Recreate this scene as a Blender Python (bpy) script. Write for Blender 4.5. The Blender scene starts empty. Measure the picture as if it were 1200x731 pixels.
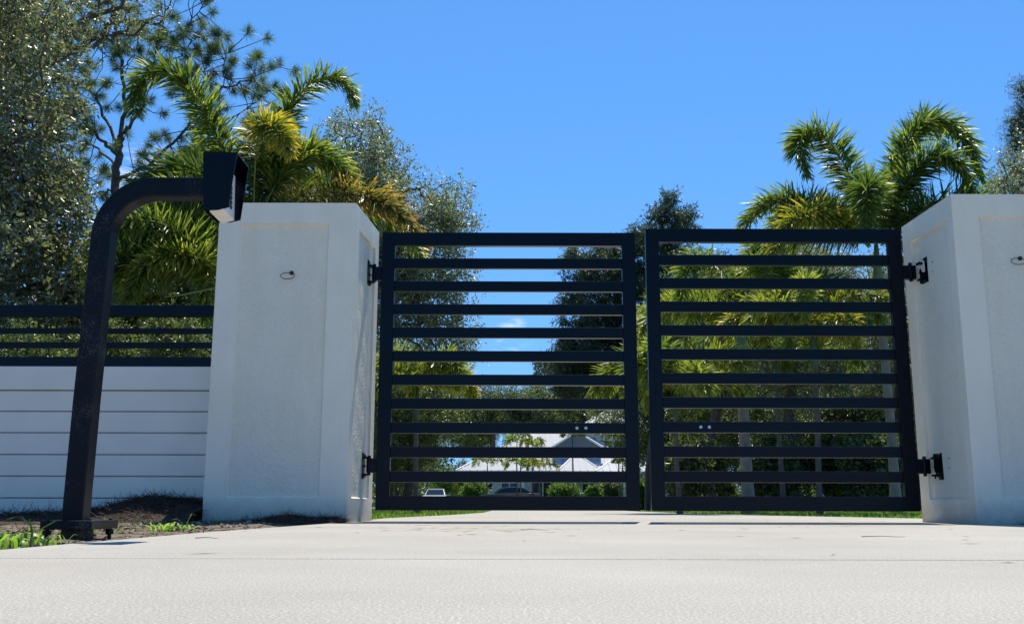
import bpy, bmesh, math, random
import numpy as np
from mathutils import Vector, Matrix
random.seed(7); rng = np.random.default_rng(7)
scene = bpy.context.scene
C = scene.collection
R = math.radians

# ------------------------------------------------------------------ camera
F = 1189.0; PITCH = R(10.81); ROLL = R(0.12); CAMZ = 0.117
cam_d = bpy.data.cameras.new('camera'); cam = bpy.data.objects.new('camera', cam_d); C.objects.link(cam)
cam_d.sensor_width = 36.0; cam_d.lens = F / 1200 * 36; cam_d.clip_start = 0.02; cam_d.clip_end = 3000
CM = Matrix.Rotation(math.pi/2 + PITCH, 4, 'X') @ Matrix.Rotation(ROLL, 4, 'Z')
cam.matrix_world = Matrix.Translation((0, 0, CAMZ)) @ CM
scene.camera = cam

# ------------------------------------------------------------------ sky, sun, exposure
SUN_EL, SUN_AZ = 66.0, 9.0          # azimuth in degrees east of the view axis (+Y)
w = bpy.data.worlds.new("World"); scene.world = w; w.use_nodes = True
nt = w.node_tree; nt.nodes.clear()
out = nt.nodes.new('ShaderNodeOutputWorld'); bg = nt.nodes.new('ShaderNodeBackground')
sky = nt.nodes.new('ShaderNodeTexSky'); sky.sky_type = 'NISHITA'; sky.sun_disc = False
sky.sun_elevation = R(SUN_EL); sky.sun_rotation = R(SUN_AZ)
sky.air_density = 1.0; sky.dust_density = 0.05; sky.ozone_density = 1.5; sky.altitude = 500
tc = nt.nodes.new('ShaderNodeTexCoord'); mp = nt.nodes.new('ShaderNodeMapping'); mp.inputs['Scale'].default_value = (1.0, 1.0, 3.2)
n1 = nt.nodes.new('ShaderNodeTexNoise'); n1.inputs['Scale'].default_value = 7.0; n1.inputs['Detail'].default_value = 9; n1.inputs['Roughness'].default_value = .58
mu = nt.nodes.new('ShaderNodeMath'); mu.operation = 'MULTIPLY'
hs = nt.nodes.new('ShaderNodeHueSaturation'); hs.inputs['Saturation'].default_value = 1.29; hs.inputs['Value'].default_value = 1.03
mx = nt.nodes.new('ShaderNodeMix'); mx.data_type = 'RGBA'; mx.inputs[7].default_value = (6.5, 6.8, 7.2, 1)
L = nt.links.new
def puff(px, py, r_in, r_out):      # a small cloud in a given direction, edge broken by noise
    d = (CM.to_3x3() @ Vector(((px-600)/F, (365.5-py)/F, -1))).normalized()
    vm = nt.nodes.new('ShaderNodeVectorMath'); vm.operation = 'SUBTRACT'; vm.inputs[1].default_value = d; L(tc.outputs['Generated'], vm.inputs[0])
    sc = nt.nodes.new('ShaderNodeVectorMath'); sc.operation = 'MULTIPLY'; sc.inputs[1].default_value = (1, 1, 1.7); L(vm.outputs[0], sc.inputs[0])
    ln = nt.nodes.new('ShaderNodeVectorMath'); ln.operation = 'LENGTH'; L(sc.outputs[0], ln.inputs[0])
    m1 = nt.nodes.new('ShaderNodeMapRange'); m1.interpolation_type = 'SMOOTHSTEP'; m1.inputs[1].default_value = r_out; m1.inputs[2].default_value = r_in; L(ln.outputs['Value'], m1.inputs[0])
    m2 = nt.nodes.new('ShaderNodeMath'); m2.operation = 'MULTIPLY_ADD'; m2.inputs[1].default_value = 2.6; m2.inputs[2].default_value = -1.15; L(n1.outputs[0], m2.inputs[0])
    m3 = nt.nodes.new('ShaderNodeMath'); m3.operation = 'MULTIPLY'; m3.use_clamp = True; L(m1.outputs[0], m3.inputs[0]); L(m2.outputs[0], m3.inputs[1]); return m3.outputs[0]
L(tc.outputs['Generated'], mp.inputs[0]); L(mp.outputs[0], n1.inputs[0]); n1.inputs['Scale'].default_value = 26
acc = None
for pf in ((588, 404, .004, .035), (600, 380, .002, .018), (170, 205, .01, .06), (90, 270, .01, .07), (330, 470, .01, .09), (1000, 420, .01, .08)):
    o_ = puff(*pf)
    if acc is None: acc = o_
    else:
        mm_ = nt.nodes.new('ShaderNodeMath'); mm_.operation = 'MAXIMUM'; L(acc, mm_.inputs[0]); L(o_, mm_.inputs[1]); acc = mm_.outputs[0]
L(acc, mu.inputs[0]); mu.inputs[1].default_value = .9
# deep clear sky that pales only a little towards the horizon, all the way round
vz = nt.nodes.new('ShaderNodeVectorMath'); vz.operation = 'MULTIPLY_ADD'; vz.inputs[1].default_value = (1, 1, .78); vz.inputs[2].default_value = (0, 0, .22)
L(tc.outputs['Generated'], vz.inputs[0]); L(vz.outputs[0], sky.inputs['Vector'])
L(sky.outputs[0], hs.inputs['Color']); L(hs.outputs[0], mx.inputs[6]); L(mu.outputs[0], mx.inputs[0]); L(mx.outputs[2], bg.inputs[0])
bg.inputs[1].default_value = 0.130; L(bg.outputs[0], out.inputs[0])
sl = bpy.data.lights.new('sun', 'SUN'); sl.energy = 4.6; sl.angle = R(.53); sl.color = (1, .925, .78)
so = bpy.data.objects.new('sun', sl); C.objects.link(so)
sd = Vector((math.sin(R(SUN_AZ))*math.cos(R(SUN_EL)), math.cos(R(SUN_AZ))*math.cos(R(SUN_EL)), math.sin(R(SUN_EL))))
so.rotation_euler = sd.to_track_quat('Z', 'Y').to_euler(); so.location = (0, 20, 40)
scene.view_settings.view_transform = 'Standard'; scene.view_settings.look = 'None'
scene.view_settings.exposure = 0.58; scene.view_settings.gamma = 1
scene.cycles.max_bounces = 8; scene.cycles.diffuse_bounces = 5

# ------------------------------------------------------------------ helpers
def at(px, py, Y):
    """world point at distance Y behind pixel (px, py) of the 1200x731 photograph"""
    d = CM.to_3x3() @ Vector(((px-600)/F, (365.5-py)/F, -1)); t = Y/d.y
    return Vector((0, 0, CAMZ)) + d*t

def tag(o, label=None, cat=None, group=None, kind=None):
    if label: o['label'] = label
    if cat: o['category'] = cat
    if group: o['group'] = group
    if kind: o['kind'] = kind
    return o

def empty(name, loc, label, cat, group=None):
    o = bpy.data.objects.new(name, None); C.objects.link(o); o.location = loc; o.empty_display_size = .2
    return tag(o, label, cat, group)

def link(name, me, mats, parent=None, loc=None):
    if mats is not None and not isinstance(mats, (list, tuple)): mats = [mats]
    for m in mats or []:
        if m.name not in [x.name for x in me.materials if x]: me.materials.append(m)
    o = bpy.data.objects.new(name, me); C.objects.link(o)
    if parent: o.parent = parent
    if loc is not None: o.location = loc
    return o

def root_loc(p):
    v = Vector((0, 0, 0))
    while p: v += p.location; p = p.parent
    return v

class MB:
    """collects world-space geometry for ONE mesh object"""
    def __init__(s): s.v = []; s.f = []
    def quadpts(s, pts):
        n = len(s.v); s.v += [tuple(p) for p in pts]; s.f.append(tuple(range(n, n+len(pts)))); return s
    def box(s, a, b):
        n = len(s.v); x0, y0, z0 = a; x1, y1, z1 = b
        s.v += [(x0,y0,z0),(x1,y0,z0),(x1,y1,z0),(x0,y1,z0),(x0,y0,z1),(x1,y0,z1),(x1,y1,z1),(x0,y1,z1)]
        s.f += [tuple(n+i for i in q) for q in ((0,3,2,1),(4,5,6,7),(0,1,5,4),(1,2,6,5),(2,3,7,6),(3,0,4,7))]; return s
    def prism(s, poly, y0, y1):     # polygon in xz extruded along y
        n = len(s.v); k = len(poly)
        s.v += [(x, y0, z) for x, z in poly] + [(x, y1, z) for x, z in poly]
        s.f.append(tuple(n+i for i in range(k))); s.f.append(tuple(n+k+i for i in reversed(range(k))))
        for i in range(k): j = (i+1) % k; s.f.append((n+i, n+k+i, n+k+j, n+j))
        return s
    def slab(s, poly, z0, z1):      # polygon in xy extruded along z
        n = len(s.v); k = len(poly)
        s.v += [(x, y, z0) for x, y in poly] + [(x, y, z1) for x, y in poly]
        s.f.append(tuple(n+i for i in reversed(range(k)))); s.f.append(tuple(n+k+i for i in range(k)))
        for i in range(k): j = (i+1) % k; s.f.append((n+i, n+j, n+k+j, n+k+i))
        return s
    def tube(s, pts, rad, sides=10, cap=True):
        pts = [Vector(p) for p in pts]; n0 = len(s.v)
        if not hasattr(rad, '__len__'): rad = [rad]*len(pts)
        up = None
        for i, p in enumerate(pts):
            t = (pts[min(i+1, len(pts)-1)] - pts[max(i-1, 0)]).normalized()
            if up is None: up = t.orthogonal().normalized()
            up = (up - t*up.dot(t)).normalized(); sv = t.cross(up)
            for k in range(sides):
                a = 2*math.pi*k/sides; s.v.append(tuple(p + (up*math.cos(a)+sv*math.sin(a))*rad[i]))
        for i in range(len(pts)-1):
            for k in range(sides):
                a = n0+i*sides+k; b = n0+i*sides+(k+1) % sides; s.f.append((a, b, b+sides, a+sides))
        if cap:
            s.f.append(tuple(n0+k for k in reversed(range(sides)))); e = n0+(len(pts)-1)*sides
            s.f.append(tuple(e+k for k in range(sides)))
        return s
    def build(s, name, mat, parent=None, bevel=0, smooth=False, fixn=True, seg=2):
        me = bpy.data.meshes.new(name); off = root_loc(parent)
        me.from_pydata([tuple(Vector(p)-off) for p in s.v], [], s.f)
        if bevel or fixn:
            bm = bmesh.new(); bm.from_mesh(me)
            bmesh.ops.recalc_face_normals(bm, faces=bm.faces)
            if bevel:
                es = [e for e in bm.edges if len(e.link_faces) == 2 and e.calc_face_angle(0) > .5]
                bmesh.ops.bevel(bm, geom=es, offset=bevel, segments=seg, profile=.5, affect='EDGES', clamp_overlap=True)
            bm.to_mesh(me); bm.free()
        if smooth:
            for p in me.polygons: p.use_smooth = True
        me.update(); return link(name, me, mat, parent)

def np_mesh(name, V, T, attr=None, smooth=False):
    """V (n,3) verts, T (m,k) faces all with k corners, attr (m,) a face value 0..1"""
    me = bpy.data.meshes.new(name); m, k = T.shape
    me.vertices.add(len(V)); me.vertices.foreach_set('co', V.astype(np.float32).ravel())
    me.loops.add(m*k); me.loops.foreach_set('vertex_index', T.astype(np.int32).ravel())
    me.polygons.add(m); me.polygons.foreach_set('loop_start', np.arange(0, m*k, k, dtype=np.int32))
    me.polygons.foreach_set('loop_total', np.full(m, k, dtype=np.int32))
    me.update(calc_edges=True)
    if smooth: me.polygons.foreach_set('use_smooth', np.ones(m, dtype=bool))
    if attr is not None:
        a = me.attributes.new('v', 'FLOAT', 'FACE'); a.data.foreach_set('value', attr.astype(np.float32))
    return me

def nrm(a): return a/np.maximum(np.linalg.norm(a, axis=-1, keepdims=True), 1e-9)

# ------------------------------------------------------------------ materials
def ndtree(name):
    m = bpy.data.materials.new(name); m.use_nodes = True; t = m.node_tree; b = t.nodes['Principled BSDF']; return m, t, b
def noise(t, scale, detail=4, rough=.55, coord='Object', vec=None):
    n = t.nodes.new('ShaderNodeTexNoise'); n.inputs['Scale'].default_value = scale; n.inputs['Detail'].default_value = detail; n.inputs['Roughness'].default_value = rough
    if vec is None:
        c = t.nodes.new('ShaderNodeTexCoord'); t.links.new(c.outputs[coord], n.inputs[0])
    else: t.links.new(vec, n.inputs[0])
    return n
def ramp(t, src, stops):
    r = t.nodes.new('ShaderNodeValToRGB'); e = r.color_ramp.elements
    while len(e) < len(stops): e.new(.5)
    for i, (p, c) in enumerate(stops): e[i].position = p; e[i].color = (*c, 1) if len(c) == 3 else c
    t.links.new(src, r.inputs[0]); return r
def bump(t, b, src, strength, dist=.01, prev=None):
    n = t.nodes.new('ShaderNodeBump'); n.inputs['Strength'].default_value = strength; n.inputs['Distance'].default_value = dist
    t.links.new(src, n.inputs['Height'])
    if prev: t.links.new(prev.outputs[0], n.inputs['Normal'])
    t.links.new(n.outputs[0], b.inputs['Normal']); return n
def simple(name, col, rough=.5, metal=0, var=.12, scale=6, bs=0, bscale=60, bdist=.002, coat=0):
    m, t, b = ndtree(name)
    n = noise(t, scale, 5)
    r = ramp(t, n.outputs[0], [(.3, [c*(1-var) for c in col]), (.7, [min(1, c*(1+var)) for c in col])])
    t.links.new(r.outputs[0], b.inputs['Base Color'])
    b.inputs['Roughness'].default_value = rough; b.inputs['Metallic'].default_value = metal
    if coat: b.inputs['Coat Weight'].default_value = coat
    if bs: bump(t, b, noise(t, bscale, 4).outputs[0], bs, bdist)
    return m

def leafmat(name, stops, rough=.4, trans=.35, spec=.5, tcol=None):
    m, t, b = ndtree(name)
    a = t.nodes.new('ShaderNodeAttribute'); a.attribute_name = 'v'
    n = noise(t, 1.1, 2); mm = t.nodes.new('ShaderNodeMath'); mm.operation = 'MULTIPLY_ADD'; mm.inputs[1].default_value = .5
    t.links.new(n.outputs[0], mm.inputs[0]); ms = t.nodes.new('ShaderNodeMath'); ms.operation = 'MULTIPLY_ADD'; ms.inputs[1].default_value = .75; ms.inputs[2].default_value = -.13
    t.links.new(a.outputs['Fac'], ms.inputs[0]); t.links.new(ms.outputs[0], mm.inputs[2])
    r = ramp(t, mm.outputs[0], stops); t.links.new(r.outputs[0], b.inputs['Base Color'])
    b.inputs['Roughness'].default_value = rough; b.inputs['Specular IOR Level'].default_value = spec
    tr = t.nodes.new('ShaderNodeBsdfTranslucent'); mixs = t.nodes.new('ShaderNodeMixShader'); mixs.inputs[0].default_value = trans
    g = t.nodes.new('ShaderNodeMix'); g.data_type = 'RGBA'; g.blend_type = 'MULTIPLY'; g.inputs[0].default_value = 1; g.inputs[7].default_value = (*(tcol or (1.9, 2.1, .9)), 1)
    t.links.new(r.outputs[0], g.inputs[6]); t.links.new(g.outputs[2], tr.inputs[0])
    t.links.new(b.outputs[0], mixs.inputs[1]); t.links.new(tr.outputs[0], mixs.inputs[2])
    t.links.new(mixs.outputs[0], t.nodes['Material Output'].inputs[0]); return m

M = {}
# white masonry paint on pillars: smooth trim and rough troweled panels
def stucco(name, col, s1, d1, s2, d2, dirt=True):
    m, t, b = ndtree(name); b.inputs['Roughness'].default_value = .72
    n = noise(t, 1.7, 6, .6); r = ramp(t, n.outputs[0], [(.3, [c*.93 for c in col]), (.7, col)])
    cs = t.nodes.new('ShaderNodeTexCoord'); ms_ = t.nodes.new('ShaderNodeMapping'); ms_.inputs['Scale'].default_value = (3.5, 3.5, .9); t.links.new(cs.outputs['Object'], ms_.inputs[0])
    sk = noise(t, 1.6, 6, .65, vec=ms_.outputs[0]); rk = ramp(t, sk.outputs[0], [(.42, (1, 1, 1)), (.75, (.84, .82, .77))])
    xk = t.nodes.new('ShaderNodeMix'); xk.data_type = 'RGBA'; xk.blend_type = 'MULTIPLY'; xk.inputs[0].default_value = .45; t.links.new(r.outputs[0], xk.inputs[6]); t.links.new(rk.outputs[0], xk.inputs[7])
    src = xk.outputs[2]
    if dirt:   # splashed soil at the foot, with a ragged edge
        c = t.nodes.new('ShaderNodeTexCoord'); s = t.nodes.new('ShaderNodeSeparateXYZ'); t.links.new(c.outputs['Object'], s.inputs[0])
        nn = noise(t, 14, 5, .7); ad = t.nodes.new('ShaderNodeMath'); ad.operation = 'MULTIPLY_ADD'; ad.inputs[1].default_value = -.16
        t.links.new(nn.outputs[0], ad.inputs[0]); t.links.new(s.outputs[2], ad.inputs[2])
        mr = t.nodes.new('ShaderNodeMapRange'); mr.inputs[1].default_value = -.06; mr.inputs[2].default_value = .1; mr.inputs[3].default_value = .55; mr.inputs[4].default_value = 0
        t.links.new(ad.outputs[0], mr.inputs[0]); mixc = t.nodes.new('ShaderNodeMix'); mixc.data_type = 'RGBA'; mixc.inputs[7].default_value = (.3, .26, .2, 1)
        t.links.new(mr.outputs[0], mixc.inputs[0]); t.links.new(src, mixc.inputs[6]); src = mixc.outputs[2]
    t.links.new(src, b.inputs['Base Color'])
    p = bump(t, b, noise(t, s1, 5, .6).outputs[0], 1, d1); bump(t, b, noise(t, s2, 3, .5).outputs[0], 1, d2, p); return m
M['trim'] = stucco('smooth_white_stucco', (.90, .845, .69), 30, .0025, 180, .0006)
M['panel'] = stucco('rough_white_stucco', (.89, .835, .675), 34, .011, 85, .005, False)
M['siding'] = simple('white_siding_paint', (.86, .81, .69), .5, 0, .04, 3, .25, 120, .0006)
M['gap'] = simple('joint_backing', (.35, .35, .34), .9)  # mid grey backing seen in the open joints
# black satin metal
def blackmetal(name, col, rough, dust, spec=.5):
    m, t, b = ndtree(name); b.inputs['Specular IOR Level'].default_value = spec; n = noise(t, 220, 3, .7)
    n2 = noise(t, 5, 4, .6); mm = t.nodes.new('ShaderNodeMath'); mm.operation = 'MULTIPLY'; t.links.new(n.outputs[0], mm.inputs[0]); t.links.new(n2.outputs[0], mm.inputs[1])
    r = ramp(t, mm.outputs[0], [(.30, col), (.42, [c+dust for c in col])]); t.links.new(r.outputs[0], b.inputs['Base Color'])
    b.inputs['Roughness'].default_value = rough; bump(t, b, n.outputs[0], .25, .0008); return m
M['gate'] = blackmetal('satin_black_gate_paint', (.001, .002, .006), .22, .003, .22)
M['post'] = blackmetal('textured_black_powder_coat', (.0025, .003, .006), .38, .09, .22)
M['steel'] = simple('zinc_plated_steel', (.55, .55, .56), .35, 1)
M['plastic'] = simple('off_white_plastic', (.72, .70, .66), .4)
M['button'] = simple('dark_rubber_button', (.03, .03, .035), .5)
M['wire'] = simple('black_cable_sheath', (.015, .015, .015), .4)
# concrete
m, t, b = ndtree('broom_finished_concrete'); b.inputs['Roughness'].default_value = .8
c = t.nodes.new('ShaderNodeTexCoord'); O = c.outputs['Object']
big = noise(t, .8, 6, .6, vec=O); r1 = ramp(t, big.outputs[0], [(.3, (.27, .256, .226)), (.7, (.35, .333, .30))])
grain = noise(t, 230, 3, .8, vec=O); r2 = ramp(t, grain.outputs[0], [(.30, (.42, .41, .39)), (.46, (.92, .92, .92)), (.56, (1.1, 1.1, 1.1)), (.66, (2.3, 2.3, 2.3))])  # grain tone; its brightest flecks paint sparkle into the colour
mul = t.nodes.new('ShaderNodeMix'); mul.data_type = 'RGBA'; mul.blend_type = 'MULTIPLY'; mul.inputs[0].default_value = .8
t.links.new(r1.outputs[0], mul.inputs[6]); t.links.new(r2.outputs[0], mul.inputs[7])
mp2 = t.nodes.new('ShaderNodeMapping'); mp2.inputs['Scale'].default_value = (1, .35, 1); t.links.new(O, mp2.inputs[0])
st = noise(t, 2.6, 7, .65, vec=mp2.outputs[0]); r3 = ramp(t, st.outputs[0], [(.58, (0, 0, 0)), (.74, (1, 1, 1))])
mx3 = t.nodes.new('ShaderNodeMix'); mx3.data_type = 'RGBA'; mx3.inputs[7].default_value = (.36, .31, .26, 1)
mf = t.nodes.new('ShaderNodeMath'); mf.operation = 'MULTIPLY'; mf.inputs[1].default_value = .45; t.links.new(r3.outputs[0], mf.inputs[0])
vs = t.nodes.new('ShaderNodeVectorMath'); vs.operation = 'SUBTRACT'; vs.inputs[1].default_value = (-.25, 5.3, 0); t.links.new(O, vs.inputs[0])
vm_ = t.nodes.new('ShaderNodeVectorMath'); vm_.operation = 'MULTIPLY'; vm_.inputs[1].default_value = (1.6, .75, 0); t.links.new(vs.outputs[0], vm_.inputs[0])
vl = t.nodes.new('ShaderNodeVectorMath'); vl.operation = 'LENGTH'; t.links.new(vm_.outputs[0], vl.inputs[0])
sm_ = t.nodes.new('ShaderNodeMapRange'); sm_.inputs[1].default_value = 1.0; sm_.inputs[2].default_value = .2; t.links.new(vl.outputs['Value'], sm_.inputs[0])
ns_ = noise(t, 9, 6, .7, vec=mp2.outputs[0]); rs_ = ramp(t, ns_.outputs[0], [(.50, (0, 0, 0)), (.58, (1, 1, 1))])
ml_ = t.nodes.new('ShaderNodeMath'); ml_.operation = 'MULTIPLY'; t.links.new(sm_.outputs[0], ml_.inputs[0]); t.links.new(rs_.outputs[0], ml_.inputs[1])
t.links.new(mf.outputs[0], mx3.inputs[0]); t.links.new(mul.outputs[2], mx3.inputs[6])
spk = noise(t, 95, 2, .5, vec=O); r4 = ramp(t, spk.outputs[0], [(.23, (1, 1, 1)), (.27, (0, 0, 0))])
mx4 = t.nodes.new('ShaderNodeMix'); mx4.data_type = 'RGBA'; mx4.inputs[7].default_value = (.16, .15, .14, 1)
t.links.new(r4.outputs[0], mx4.inputs[0]); mx5 = t.nodes.new('ShaderNodeMix'); mx5.data_type = 'RGBA'; mx5.inputs[7].default_value = (.22, .15, .10, 1)
ml2 = t.nodes.new('ShaderNodeMath'); ml2.operation = 'MULTIPLY'; ml2.inputs[1].default_value = .6; t.links.new(ml_.outputs[0], ml2.inputs[0]); t.links.new(ml2.outputs[0], mx5.inputs[0])
t.links.new(mx3.outputs[2], mx5.inputs[6]); t.links.new(mx5.outputs[2], mx4.inputs[6]); t.links.new(mx4.outputs[2], b.inputs['Base Color'])
p = bump(t, b, grain.outputs[0], .7, .002); mid = noise(t, 45, 4, .6, vec=O); bump(t, b, mid.outputs[0], .35, .003, p)
M['concrete'] = m
# lawn and soil
m, t, b = ndtree('patchy_lawn_and_sand'); b.inputs['Roughness'].default_value = .9
n = noise(t, .35, 8, .65); r = ramp(t, n.outputs[0], [(.35, (.06, .10, .025)), (.5, (.09, .14, .035)), (.62, (.13, .15, .05)), (.75, (.20, .17, .11))]); t.links.new(r.outputs[0], b.inputs['Base Color'])
bump(t, b, noise(t, 30, 5, .7).outputs[0], 1, .05); M['lawn'] = m
m, t, b = ndtree('sandy_soil'); b.inputs['Roughness'].default_value = .95
n = noise(t, 26, 8, .75); r = ramp(t, n.outputs[0], [(.3, (.07, .05, .035)), (.5, (.17, .13, .09)), (.68, (.33, .28, .21))]); t.links.new(r.outputs[0], b.inputs['Base Color'])
bump(t, b, noise(t, 55, 6, .7).outputs[0], 1, .02); M['soil'] = m
M['straw_base'] = simple('dark_pine_mulch', (.05, .034, .026), .95, 0, .5, 40, .9, 70, .02)
M['straw'] = leafmat('dry_pine_straw', [(.2, (.035, .022, .016)), (.6, (.085, .05, .032)), (.9, (.19, .115, .07))], .7, .1, .3, (1, 1, 1))
M['blade'] = leafmat('green_grass_blades', [(.2, (.08, .15, .03)), (.6, (.17, .28, .05)), (.9, (.30, .38, .10))], .45, .45)
M['pebble'] = simple('pale_limestone_chips', (.33, .28, .22), .9, 0, .4, 20)
M['twig'] = simple('weathered_tan_twig', (.19, .14, .09), .9)
M['bark'] = simple('grey_brown_bark', (.12, .09, .07), .9, 0, .4, 9, .9, 26, .03)
M['palmbark'] = simple('ringed_grey_palm_bark', (.25, .22, .18), .85, 0, .25, 7, .6, 30, .01)
M['palmbark2'] = simple('dark_palm_bark', (.11, .095, .075), .9, 0, .3, 7, .6, 30, .01)  # darker tone of the palm bark
M['crownshaft2'] = simple('deep_green_crownshaft', (.06, .09, .03), .5)
M['pinebark'] = simple('plated_pine_bark', (.10, .082, .07), .9, 0, .4, 12, 1, 30, .03)
M['oliveleaf'] = leafmat('glossy_grey_green_leaf', [(.15, (.06, .08, .04)), (.5, (.15, .17, .095)), (.9, (.30, .31, .20))], .38, .36, 1.0, (1.7, 1.8, 1.0))
M['silverleaf'] = leafmat('silvery_green_leaf', [(.15, (.07, .095, .05)), (.5, (.17, .20, .12)), (.9, (.32, .34, .22))], .42, .36, 1.0, (1.7, 1.8, 1.1))
M['darkleaf'] = leafmat('deep_green_leaf', [(.15, (.035, .055, .018)), (.5, (.09, .125, .04)), (.9, (.19, .23, .08))], .42, .36, .9, (1.8, 1.9, .8))
M['conifer'] = leafmat('blue_green_scale_needles', [(.15, (.03, .048, .032)), (.55, (.055, .085, .05)), (.9, (.12, .15, .085))], .5, .2, .4)
M['needle'] = leafmat('long_pine_needles', [(.15, (.03, .06, .025)), (.55, (.075, .12, .04)), (.9, (.17, .21, .08))], .4, .3)
M['palm'] = leafmat('green_palm_leaflets', [(.1, (.04, .07, .022)), (.5, (.12, .18, .045)), (.85, (.32, .36, .09))], .4, .48, .4, (1.8, 1.8, .75))
M['palmdark'] = leafmat('deep_green_palm_leaflets', [(.1, (.03, .055, .018)), (.5, (.08, .135, .035)), (.85, (.21, .27, .07))], .4, .42, .4, (1.8, 1.8, .75))
M['palmlime'] = leafmat('lime_palm_leaflets', [(.1, (.06, .09, .025)), (.5, (.17, .22, .05)), (.85, (.40, .42, .10))], .35, .45, .5, (1.8, 1.8, .75))
M['palmgold'] = leafmat('golden_palm_leaflets', [(.1, (.06, .09, .02)), (.5, (.15, .20, .04)), (.70, (.36, .33, .05)), (.95, (.52, .41, .06))], .4, .42, .5, (1.7, 1.6, .7))
M['palmrust'] = leafmat('orange_tipped_palm_leaflets', [(.1, (.05, .075, .02)), (.5, (.14, .16, .045)), (.70, (.40, .28, .06)), (.95, (.56, .29, .06))], .45, .4, .5, (1.6, 1.4, .8))
M['shrubleaf'] = leafmat('bright_shrub_leaf', [(.15, (.04, .08, .015)), (.55, (.10, .18, .03)), (.9, (.24, .30, .06))], .4, .35)
M['rachis'] = simple('yellow_green_frond_stalk', (.20, .22, .06), .5)
M['crownshaft'] = simple('pale_green_crownshaft', (.16, .22, .09), .5)
M['roof'] = simple('white_standing_seam_metal', (.40, .42, .44), .65, 0, .05, 1)
M['roof'].node_tree.nodes['Principled BSDF'].inputs['Specular IOR Level'].default_value = .15
M['seam'] = simple('grey_roof_seam', (.24, .26, .28), .6)
M['wall'] = simple('pale_grey_house_render', (.58, .58, .56), .8, 0, .06, 2)
M['soffit'] = simple('white_fascia_paint', (.75, .75, .74), .6)
M['screen'] = simple('grey_screened_gable', (.16, .17, .19), .7)
m, t, b = ndtree('dark_window_glass'); b.inputs['Base Color'].default_value = (.015, .02, .025, 1); b.inputs['Roughness'].default_value = .05; M['glass'] = m
M['carpale'] = simple('pale_blue_car_paint', (.26, .34, .38), .3, .1, .03, 1, coat=.6)
M['cardark'] = simple('dark_grey_car_paint', (.05, .055, .065), .22, .4, .03, 1, coat=.8)
M['tyre'] = simple('black_tyre_rubber', (.02, .02, .02), .8)
M['rim'] = simple('alloy_rim', (.5, .5, .52), .3, 1)
M['lamp'] = simple('clear_lamp_lens', (.7, .7, .7), .15)

# ------------------------------------------------------------------ ground, driveway
def ground_h(x, y): return -.03
xs = [-900, -300, -120, -60, -30, -15, -8, -4, 0, 4, 8, 15, 30, 60, 120, 300, 900]; ys = [-60, -20, -5, 0, 4, 8, 12, 18, 26, 40, 60, 90, 140, 260, 600, 1500]
mb = MB()
V = np.array([[x, y, -.03] for y in ys for x in xs]); nx = len(xs)
T = np.array([[j*nx+i, j*nx+i+1, (j+1)*nx+i+1, (j+1)*nx+i] for j in range(len(ys)-1) for i in range(nx-1)])
tag(link('ground', np_mesh('ground', V, T), M['lawn']), 'patchy green lawn spreading beyond the gates to the trees', None, None, 'structure')

drive = MB().slab([(-1.36, -.62), (3.6, -.62), (3.6, 6.9), (4.4, 9.9), (3.4, 14), (2.9, 22), (2.9, 62), (-.5, 62), (-.5, 17), (-1.2, 10), (-1.2, 7.3), (-1.36, 4.6)], -.06, -.024).build('driveway', M['gap'])
tag(drive, 'pale concrete driveway running up to and under the gates', None, None, 'structure')
J = .003
def cslab(poly): MB().slab(poly, -.03, 0).build('concrete_slab', M['concrete'], drive, bevel=.003, seg=1)
cslab([(-1.355, -.6+J), (3.6, -.6+J), (3.6, 2.33-J), (-1.36, 2.33-J)])
# unseen pale concrete ground behind the camera, added to bounce light onto the pillars
rd = MB().slab([(-60, -11), (60, -11), (60, -2.2), (-60, -2.2)], -.06, -.004).build('bounce_road', M['concrete']); tag(rd, 'unseen pale concrete street added to bounce light at the pillars', None, None, 'structure')
pv = MB().slab([(-60, -2.17), (60, -2.17), (60, -.64), (-60, -.64)], -.06, -.026).build('bounce_pavement', M['gap']); tag(pv, 'unseen pale concrete walkway added to bounce light at the pillars', None, None, 'structure')
for i in range(-12, 12): MB().box((i*2+.006, -2.17, -.03), (i*2+1.994, -.64, .001)).build('concrete_slab', M['concrete'], pv)
for a_, b_ in ((-1.4, -9), (3.64, 9)):
    x0, x1 = sorted((a_, b_)); MB().box((x0, -.62, -.03), (x1, 1.9 if a_ > 0 else 1.6, -.001)).build('concrete_slab', M['concrete'], pv, bevel=.003)  # side slabs out of view, added to widen the light-bouncing ground
cslab([(-1.36, 2.33+J), (3.6, 2.36+J), (3.6, 6.9), (4.2, 8.75), (-1.2, 8.75), (-1.2, 7.3), (-1.36, 4.6)])
cslab([(-1.2, 8.79), (4.2, 8.79), (4.4, 9.9), (3.6, 12.9), (-.85, 12.9), (-1.2, 10)])
yy = [12.94, 18, 24, 30, 36, 42, 48, 55, 62]
for a, b_ in zip(yy[:-1], yy[1:]): cslab([(-.85 if a < 13 else -.5, a), (3.6 if a < 13 else 2.95, a), (2.95, b_-.03), (-.5, b_-.03)])

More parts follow.
